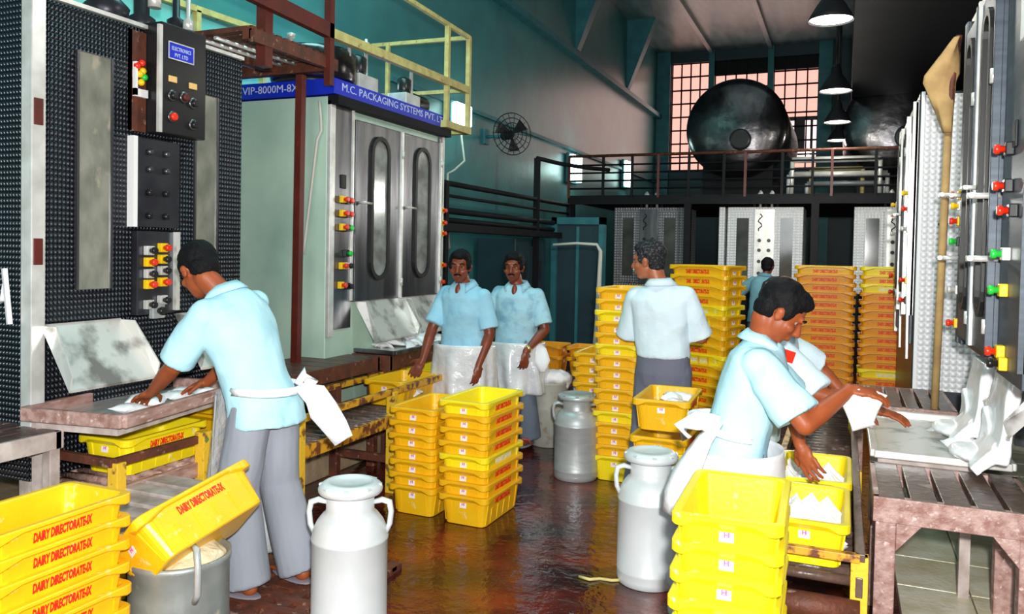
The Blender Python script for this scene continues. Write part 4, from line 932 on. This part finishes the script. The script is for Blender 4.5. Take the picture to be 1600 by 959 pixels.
def loft(mb, secs, n=24, pw=.85):
    rings = []
    for c, a, b_, sv, fv in secs:
        c, sv, fv = V(c), V(sv), V(fv); ring = []
        for j in range(n):
            t = j*2*PI/n; cx, cy = math.cos(t), math.sin(t)
            ring.append(c+sv*(math.copysign(abs(cx)**pw, cx)*a)+fv*(math.copysign(abs(cy)**pw, cy)*b_))
        rings.append(ring)
    return mb.rings(rings)

def person(label, P, Nk, Hc, look, heading, chest_side, arms, feet, shirt, trousers, skin='skin', hair='hair', vox=.0065,
           sleeve=.85, hem=.16, tucked=False, stature=1.0, headtilt=None, moustache=None, bald=False, girth=1.0, longsleeve=False, sandals=True, sleeve_r=1.0):
    P, Nk, Hc = V(P), V(Nk), V(Hc); k = stature; UP = V((0, 0, 1))
    hd = V(heading).normalized(); look = V(look).normalized(); sp = (Nk-P).normalized()
    side = V(chest_side); side = (side-sp*side.dot(sp)).normalized(); fwd = side.cross(sp)*-1
    if fwd.dot(hd) < 0: fwd = -fwd
    hs = hd.cross(UP).normalized()                      # person's right at the hips
    t = thing('person', label, 'person', (P.x, P.y, 0)); T = Matrix.Translation((-P.x, -P.y, 0))
    def fin(o): o.data.transform(T) if o.data.users == 1 else None; return o
    L = (Nk-P).length
    # ---- skin body
    b = MB(); g = girth
    secs = [(P-sp*.10, .12*g, .09*g, hs, hd), (P, .155*g, .105*g, hs, hd), (P+sp*L*.25, .14*g, .10*g, (hs+side).normalized() if hs.dot(side) > -.99 else side, hd), (P+sp*L*.6, .155*g, .105*g, side, fwd), (P+sp*L*.82, .165*g, .095*g, side, fwd), (P+sp*L*.93, .12*g, .075, side, fwd), (Nk, .06, .062, side, fwd)]
    loft(b, secs)
    b.ell(Nk-sp*.040+fwd*.080, (.026, .026, .055))
    hu = V(headtilt).normalized() if headtilt else (UP-look*UP.dot(look)).normalized()
    hu = (hu-look*hu.dot(look)).normalized(); hr = look.cross(hu).normalized()
    hq = Matrix((hr, look, hu)).transposed().to_quaternion()
    h = lambda x, y, z: Hc+(hr*x+look*y+hu*z)*k
    e_ = lambda c, r, n=14: b.ell(c, V(r)*k, hq, n)
    b.cap(Nk-sp*.03, h(0, -.035, -.06), .058*k, .054*k, 16)
    e_(h(0, -.012, .030), (.075, .095, .088), 18); e_(h(0, .022, -.035), (.062, .068, .078), 16); e_(h(0, .045, -.090), (.036, .036, .024)); e_(h(0, .03, -.07), (.050, .045, .035))
    b.cap(h(0, .083, .012), h(0, .108, -.030), .010*k, .014*k); e_(h(0, .100, -.034), (.020, .014, .010))
    b.cap(h(-.032, .078, .026), h(.032, .078, .026), .013*k, .013*k); e_(h(0, .086, -.060), (.025, .013, .007)); e_(h(0, .084, -.071), (.022, .013, .007))
    for s in (-1, 1):
        e_(h(s*.042, .055, -.028), (.024, .026, .022)); e_(h(s*.076, -.008, -.010), (.010, .020, .032)); e_(h(s*.080, -.012, .002), (.012, .018, .016))
        b.cap(h(s*.018, .069, .015), h(s*.044, .060, .012), .0065*k, .0055*k, 8)
    # ---- arms
    sleeves = []; wrists = []
    for (s, tgt, hint, hdir, pn, thumb, curl) in arms:
        sh = P+sp*(L-.075)+side*(s*.160*g)
        el, wr = ik(sh, tgt, .285*k, .255*k, hint)
        b.cap(sh, el, .052*k, .040*k); b.cap(el, el+(wr-el)*.3, .040*k, .041*k); b.cap(el+(wr-el)*.3, wr, .041*k, .026*k)
        hand(b, wr, (wr-el) if hdir is None else hdir, pn, thumb, curl, k)
        sleeves.append((sh, el, wr)); wrists.append((wr, el))
    # ---- legs
    pants = []
    for s, (ft, toe, kn) in zip((-1, 1), feet):
        hip = P-sp*.04+hs*(s*.085); ft, toe = V(ft), V(toe).normalized()
        an = ft+UP*.085-toe*.05
        f_ = min(.43*k, (an-hip).length*.508); kne, an2 = ik(hip, an, f_, f_, V(kn))
        b.cap(hip, kne, .082*k, .056*k); b.cap(kne, kne.lerp(an, .35), .056*k, .052*k); b.cap(kne.lerp(an, .35), an, .052*k, .036*k)
        tq = Matrix((toe.cross(UP), toe, UP)).transposed().to_quaternion()
        b.cap(an, ft+UP*.045, .036, .034); b.ell(ft+toe*.03+UP*.036, (.040, .105, .026), tq); b.ell(ft-toe*.06+UP*.042, (.033, .04, .035), tq)
        for i in range(5): b.cap(ft+toe*(.10-.008*i)+toe.cross(UP)*s*(-.030+.015*i)+UP*.026, ft+toe*(.145-.012*i)+toe.cross(UP)*s*(-.032+.016*i)+UP*.024, .0105-.0008*i, .0095-.0008*i, 8)
        pants.append((hip, kne, an, ft, toe, tq))
    body = organic(b, 'body', M[skin], t, vox, 2); fin(body)
    # ---- eyes, brows, moustache, hair
    for s in (-1, 1):
        ey = MB().ell(h(s*.030, .0610, .004), .0125*k, None, 10).build('eye', M['eyewhite'], t); fin(ey)
        ir = MB().ell(h(s*.030, .0685, .003), .0068*k, None, 8).build('iris', M['hair'], ey); fin(ir)
        br = MB().path([h(s*.014, .0925, .026), h(s*.034, .092, .033), h(s*.052, .080, .027)], [.004, .0055, .003], 6).build('eyebrow', M[hair], t); fin(br)
    if moustache: fin(organic(MB().cap(h(-.024, .094, -.052), h(0, .103, -.047), .006, .0085, 8).cap(h(.024, .094, -.052), h(0, .103, -.047), .006, .0085, 8), 'moustache', M[moustache], t, .003, 2))
    hb = MB()
    hb.ell(h(0, -.024, .046), V((.085, .096, .090))*k, hq, 18)
    if not bald: hb.ell(h(0, .018, .088), V((.066, .068, .040))*k, hq, 14)
    else: hb = MB(); hb.ell(h(0, -.040, .020), V((.085, .082, .078))*k, hq, 18)
    hb.ell(h(0, -.055, -.012), V((.070, .056, .064))*k, hq, 14)
    for s in (-1, 1): hb.ell(h(s*.066, .012, .020), V((.019, .030, .040))*k, hq, 10)
    fin(organic(hb, 'hair', M[hair], t, .006, 3, .004, 30))
    # ---- shirt
    s_ = MB(); e = .018
    low = P-sp*(hem*.55)-UP*(hem*.45) if not tucked else P+sp*.06
    secs = [] if tucked else [(low, .188*g, .138*g, hs, hd), (P-sp*.02, .180*g, .130*g, hs, hd)]
    secs += [(P+sp*(.06 if tucked else .10), .168*g, .125*g, hs, hd), (P+sp*L*.38, .168*g, .124*g, (hs*.5+side*.5).normalized() if hs.dot(side) > -.5 else side, (hd+fwd).normalized()), (P+sp*L*.62, .180*g, .126*g, side, fwd), (P+sp*L*.82, .188*g, .115*g, side, fwd), (P+sp*L*.93, .150*g, .092, side, fwd), (P+sp*L*1.0, .082, .076, side, fwd), (P+sp*(L+.012), .072, .070, side, fwd)]
    loft(s_, secs, 28)
    for sh, el, wr in sleeves:
        s_.ell(sh, .062); end = sh.lerp(el, sleeve); s_.cap(Nk-sp*.045, sh, .050, .058)
        s_.cap(sh, sh.lerp(el, .3), .062, .066*(1+sleeve_r)/2); s_.tube(sh.lerp(el, .25), end, .065*(1+sleeve_r)/2, .073*sleeve_r, 18)
        if longsleeve: s_.cap(el, el, .056); s_.tube(el, el.lerp(wr, .75), .056, .046, 14); s_.tube(end, el, .066, .058, 14)
    sh_o = organic(s_, 'shirt', M[shirt], t, .0075, 4, .0095, 7, (1, 1, .7)); fin(sh_o)
    # collar: two folded flaps around the neck
    n = 28; r0, r1 = [], []
    for i in range(n+1):
        a = .60+(2*PI-1.20)*i/n; dv = side*math.sin(a)+fwd*math.cos(a); fr_ = max(0, math.cos(a))
        r0.append(Nk+sp*(.040-.030*fr_)+dv*(.068+.012*fr_)-fwd*.006)
        r1.append(Nk+sp*(-.004-.075*fr_**3)+dv*(.100+.034*fr_)-fwd*.006)
    me = bpy.data.meshes.new('collar'); me.from_pydata([tuple(p) for p in r0+r1], [], [(i, i+1, n+2+i, n+1+i) for i in range(n)]); me.polygons.foreach_set('use_smooth', [True]*len(me.polygons))
    co = link('collar', me, M[shirt], t); so = co.modifiers.new('s', 'SOLIDIFY'); so.thickness = .007; so.offset = 0; fin(co)
    # ---- trousers
    p_ = MB()
    loft(p_, [(P-UP*.13, .150*g, .115*g, hs, hd), (P-UP*.05, .172*g, .125*g, hs, hd), (P+sp*.04, .166*g, .120*g, hs, hd), (P+sp*.09, .158*g, .115*g, hs, hd)], 24)
    for hip, kne, an, ft, toe, tq in pants:
        p_.cap(hip, kne, .100*k, .088*k, 16); p_.tube(kne, an-UP*.03, .088*k, .100*k, 18); p_.ell(an-UP*.01+toe*.02, (.085, .085, .03))
    fin(organic(p_, 'trousers', M[trousers], t, .0085, 4, .007, 6, (1, 1, .35)))
    if sandals:
        for hip, kne, an, ft, toe, tq in pants:
            so = MB().ell(ft+toe*.02+UP*.008, (.052, .145, .012), tq).build('sandal', M['sandal'], t); fin(so)
            q = toe.cross(UP); st = MB().path([ft+toe*.02+q*.048+UP*.012, ft+toe*.05+q*.028+UP*.058, ft+toe*.085+UP*.062, ft+toe*.05-q*.028+UP*.058, ft+toe*.02-q*.048+UP*.012], [.010]*5, 8)
            fin(st.build('sandal_strap', M['strap'], so))
    return dict(t=t, T=T, P=P, sp=sp, side=side, fwd=fwd, hs=hs, hd=hd, L=L, arms=sleeves)

def sheet(q, name, m, fn, nu=24, nv=24, th=.006):
    """cloth sheet from a function of (u, v) in 0..1"""
    vs = [q['T'] @ V(fn(i/nu, j/nv)) for j in range(nv+1) for i in range(nu+1)]; fs = [(j*(nu+1)+i, j*(nu+1)+i+1, (j+1)*(nu+1)+i+1, (j+1)*(nu+1)+i) for j in range(nv) for i in range(nu)]
    me = bpy.data.meshes.new(name); me.from_pydata([tuple(v) for v in vs], [], fs); me.polygons.foreach_set('use_smooth', [True]*len(me.polygons))
    o = link(name, me, M[m], q['t']); s = o.modifiers.new('s', 'SOLIDIFY'); s.thickness = th; s.offset = 0; return o
def apron(q, m, z0, z1, a0=-1.9, a1=1.9, r=(.235, .20), flare=.03, wob=.012, name='apron'):
    """apron wrapped round the front of the hips; angle 0 is straight ahead"""
    hs, hd, P = q['hs'], q['hd'], q['P']
    def fn(u, v):
        a = a0+(a1-a0)*u; z = z1+(z0-z1)*v; f = 1+flare*v/.1*.3
        w_ = wob*v*math.sin(a*7+v*3)+wob*.5*math.sin(a*13+1)*v
        c = P+hs*(math.sin(a)*(r[0]*f+w_))+hd*(math.cos(a)*(r[1]*f+w_)); return V((c.x, c.y, z))
    return sheet(q, name, m, fn, 40, 24, .003)
def ribbon(q, name, m, pts, wd, th=.004, wdir=None):
    pts = [V(p) for p in pts]; mb = MB(); rings = []
    for i, p in enumerate(pts):
        d = (pts[min(i+1, len(pts)-1)]-pts[max(i-1, 0)]).normalized(); w0 = V(wdir or (0, 0, 1)); w0 = (w0-d*w0.dot(d)).normalized(); n = d.cross(w0); ww = wd[i] if isinstance(wd, (list, tuple)) else wd
        rings.append([p+w0*(a*ww/2)+n*(b*th/2+.006*math.sin(a*3+i)) for a, b in ((-1, -1), (-.4, -1), (.4, -1), (1, -1), (1, 1), (.4, 1), (-.4, 1), (-1, 1))])
    o = mb.rings(rings).build(name, M[m], q['t']); o.data.transform(q['T']); return o

# 1 the bent worker at the leftmost tray (facing -X)
q = person('man in pale blue shirt and grey trousers bending over the leftmost tray', (-2.46, 2.95, .91), (-2.64, 2.90, 1.37), (-2.76, 2.86, 1.475), (-.80, .28, -.62), (-1, .12, 0), (.10, 1, 0),
    [(-1, (-2.98, 2.80, .90), (-2.50, 2.50, 1.0), (-.85, .25, -.35), (-.2, 0, -1), -1, .30), (1, (-2.93, 3.10, .91), (-2.45, 3.45, 1.0), (-.8, -.2, -.3), (0, 0, -1), 1, .4)],
    [((-2.47, 2.82, .03), (-1, .05, 0), (-3.2, 2.84, .5)), ((-2.36, 3.07, .03), (-1, .3, 0), (-3.2, 3.1, .5))], 'shirtblue', 'trouser', hem=.13, stature=1.0, sleeve=.88, sleeve_r=1.12)
m1q = q
def fn(u, v):
    a = -1.2+u*2.6; z = .93-.84*v; f = 1+.25*v
    w_ = .02*v*math.sin(a*9+v*4); c = V((-2.46, 2.93, 0))+q['hs']*(math.sin(a)*(.20*f+w_))+q['hd']*(math.cos(a)*(.185*f+w_)); return V((c.x, c.y, z))
sheet(q, 'plastic_apron', 'apronfilm', fn, 36, 30, .002)
ribbon(q, 'apron_tie', 'apronwhite', [(-2.46+.17*math.cos(a)+.03, 2.93+.17*math.sin(a), .95) for a in [i*2*PI/20 for i in range(-6, 7)]], .035)
ribbon(q, 'apron_bow', 'cloth', [(-2.25, 2.93, .98), (-2.22, 2.95, 1.03), (-2.205, 2.97, .99), (-2.23, 2.96, .94)], [.03, .05, .06, .03], .02, (1, .5, 0))
ribbon(q, 'apron_tail', 'cloth', [(-2.25, 2.95, .96), (-2.19, 2.98, .93), (-2.16, 3.00, .86), (-2.11, 3.03, .78), (-2.08, 3.05, .72)], [.05, .11, .13, .11, .09], .012, (.8, .5, .25))
# 2 standing man looking at the camera
q = person('dark-haired man in sky blue shirt and white apron, standing left of a companion', (-2.60, 5.36, .86), (-2.60, 5.34, 1.33), (-2.62, 5.30, 1.465), (.25, -.95, -.06), (.05, -1, 0), (-1, .15, 0),
    [(1, (-2.85, 5.15, .75), (-3.1, 5.4, 1.0), (-.35, -.3, -.8), (-.3, .8, 0), -1, .35), (-1, (-2.42, 5.22, .76), (-2.2, 5.6, 1.0), (.0, -.15, -1), (-.8, .5, 0), 1, .35)],
    [((-2.51, 5.32, .03), (0, -1, 0), (-2.5, 4.6, .5)), ((-2.70, 5.32, .03), (-.1, -1, 0), (-2.7, 4.6, .5))], 'shirtsoft', 'trouserdark', 'skindark', moustache='hair', stature=.98, hem=.14, vox=.007)
apron(q, 'apronwet', .28, .90, -1.8, 1.8, wob=.030)
# 3 companion behind him
q = person('dark-haired man in damp-patched blue shirt with a gold watch, behind the other standing man\'s shoulder', (-2.45, 6.02, .84), (-2.44, 6.0, 1.31), (-2.47, 5.97, 1.455), (.18, -.97, -.04), (.15, -1, 0), (-1, -.05, 0),
    [(1, (-2.70, 5.82, .78), (-3.0, 6.1, 1.0), None, (0, 1, 0), -1, .35), (-1, (-2.30, 5.84, .80), (-2.0, 6.2, 1.0), (-.05, -.1, -1), (-.8, .5, 0), 1, .4)],
    [((-2.33, 5.98, .03), (0, -1, 0), (-2.4, 5.3, .5)), ((-2.55, 6.0, .03), (-.1, -1, 0), (-2.6, 5.3, .5))], 'shirtwet', 'trouserblue', 'skindark', moustache='hair', stature=.98, hem=.16, vox=.007)
apron(q, 'apronwet', .45, .86, -1.9, 1.2, wob=.030)
a_ = q['arms'][1]; wq = (a_[1]-a_[2]).normalized()
o = MB().tube(a_[2]+wq*.02, a_[2]+wq*.045, .033, .034, 16).build('wristwatch', M['gold'], q['t']); o.data.transform(q['T'])
ribbon(q, 'apron_tail', 'cloth', [(-2.26, 5.95, .86), (-2.22, 5.93, .80), (-2.19, 5.92, .72), (-2.18, 5.91, .64)], [.05, .12, .13, .04], .012, (1, .3, 0))
# 4 man seen from behind, head turned left
q = person('grey-haired man with moustache seen from behind, head turned left, white shirt and grey trousers', (-1.075, 5.17, .87), (-1.10, 5.15, 1.395), (-1.18, 5.14, 1.545), (-.96, .18, -.08), (.05, 1, 0), (1, -.05, 0),
    [(-1, (-1.20, 5.42, 1.16), (-1.46, 5.05, .90), (.3, .9, 0), (.5, 0, -.6), -1, .5), (1, (-.96, 5.44, 1.10), (-.68, 5.05, .85), (-.3, .9, 0), (-.5, 0, -.6), 1, .5)],
    [((-1.20, 5.10, .03), (-.2, 1, 0), (-1.2, 6, .5)), ((-.98, 5.16, .03), (.1, 1, 0), (-1.0, 6, .5))], 'shirtwhite', 'trouserdark', 'skinlight', 'hairgrey', moustache='grey', tucked=True, stature=1.02, girth=1.03, sleeve=1.0, sleeve_r=1.12)
# 5 worker bending over the right conveyor
q = person('man in pale blue shirt and white apron leaning over the right conveyor with a pouch', (-.41, 3.44, .80), (-.305, 3.46, 1.235), (-.235, 3.44, 1.365), (.72, .12, -.60), (1, .12, 0), (.10, -1, 0),
    [(1, (.03, 3.40, 1.075), (-.08, 3.15, .80), (.92, .15, -.05), (.1, .3, -1), 1, .40), (-1, (-.155, 3.58, .80), (-.20, 3.95, 1.0), (.45, -.35, -.85), (.3, .1, -.3), -1, .30)],
    [((-.58, 3.64, .03), (1, .1, 0), (.3, 3.7, .4)), ((-.50, 3.30, .03), (1, -.1, 0), (.3, 3.3, .4))], 'shirtblue', 'trouser', 'skin', hem=.11, stature=1.0, sleeve=.86, sleeve_r=1.25, girth=1.03)
apron(q, 'apronwhite', .30, .80, -2.0, 2.3, (.225, .20))
ribbon(q, 'apron_tail', 'cloth', [(-.45, 3.28, .92), (-.50, 3.24, .86), (-.54, 3.22, .78), (-.57, 3.2, .70), (-.595, 3.2, .61), (-.61, 3.2, .54)], [.05, .09, .12, .15, .16, .12], .014, (.8, -.6, .2))
ribbon(q, 'apron_bow', 'cloth', [(-.45, 3.28, .93), (-.53, 3.25, .93), (-.60, 3.24, .90), (-.57, 3.24, .85)], [.04, .08, .08, .04], .02, (.3, -.3, 1))
ribbon(q, 'apron_tie', 'apronwhite', [(-.41+.185*math.cos(a), 3.44+.205*math.sin(a), .88-.03*math.cos(a)) for a in [i*2*PI/24 for i in range(8, 21)]], .03)
p5 = q
pouch('two-pointed white milk pouch held up in the leaning worker\'s near hand', (.055, 3.39, 1.00), (PI/2+.2, 1.15, .1), None, 1.0, 0)
pouch('white milk pouch hanging beside the one held up by the leaning worker', (.095, 3.40, 1.005), (PI/2-.1, 1.9, -.25), None, 1.0, 1)
# 6 his neighbour, mostly hidden
q = person('mostly hidden man in white shirt with a red badge, behind the leaning worker', (-.40, 4.22, .82), (-.30, 4.20, 1.24), (-.285, 4.17, 1.375), (.72, .05, -.6), (1, .05, 0), (.12, -1, 0),
    [(1, (.14, 4.02, .90), (.0, 3.8, .6), (.95, -.1, -.2), (.1, .1, -1), 1, .25), (-1, (.05, 4.45, .85), (.0, 4.8, 1.0), (.8, 0, -.4), (0, 0, -1), -1, .3)],
    [((-.50, 4.36, .03), (1, 0, 0), (.3, 4.3, .4)), ((-.50, 4.08, .03), (1, 0, 0), (.3, 4.1, .4))], 'shirtwhite', 'trouser', 'skin', 'hairgrey', stature=1.0, sleeve=1.0, sleeve_r=1.15, bald=True)
a_ = q['arms'][0]; bd = a_[0].lerp(a_[1], .30)+V((.012, -.080, .030))
o = MB().cbox((0, 0, 0), (.05, .008, .055), Matrix.Translation(bd) @ Matrix.Rotation(.35, 4, 'Z') @ Matrix.Rotation(.3, 4, 'Y')).build('red_badge', M['red'], q['t']); o.data.transform(q['T'])
# 7 far worker at the back machine
q = person('small far man in dull blue shirt facing the white back machine', (-1.05, 11.55, .82), (-1.02, 11.6, 1.30), (-.99, 11.62, 1.43), (.1, .98, -.1), (.1, 1, 0), (1, -.1, 0),
    [(-1, (-1.2, 11.85, 1.1), (-1.6, 11.4, 1.0), None, (0, 0, -1), -1, .3), (1, (-.85, 11.85, 1.15), (-.5, 11.4, 1.0), None, (0, 0, -1), 1, .3)],
    [((-1.15, 11.5, .03), (0, 1, 0), (-1.1, 12.3, .5)), ((-.95, 11.5, .03), (0, 1, 0), (-.9, 12.3, .5))], 'shirtteal', 'trouserdark', 'skindark', vox=.012, stature=1.0, sandals=False)
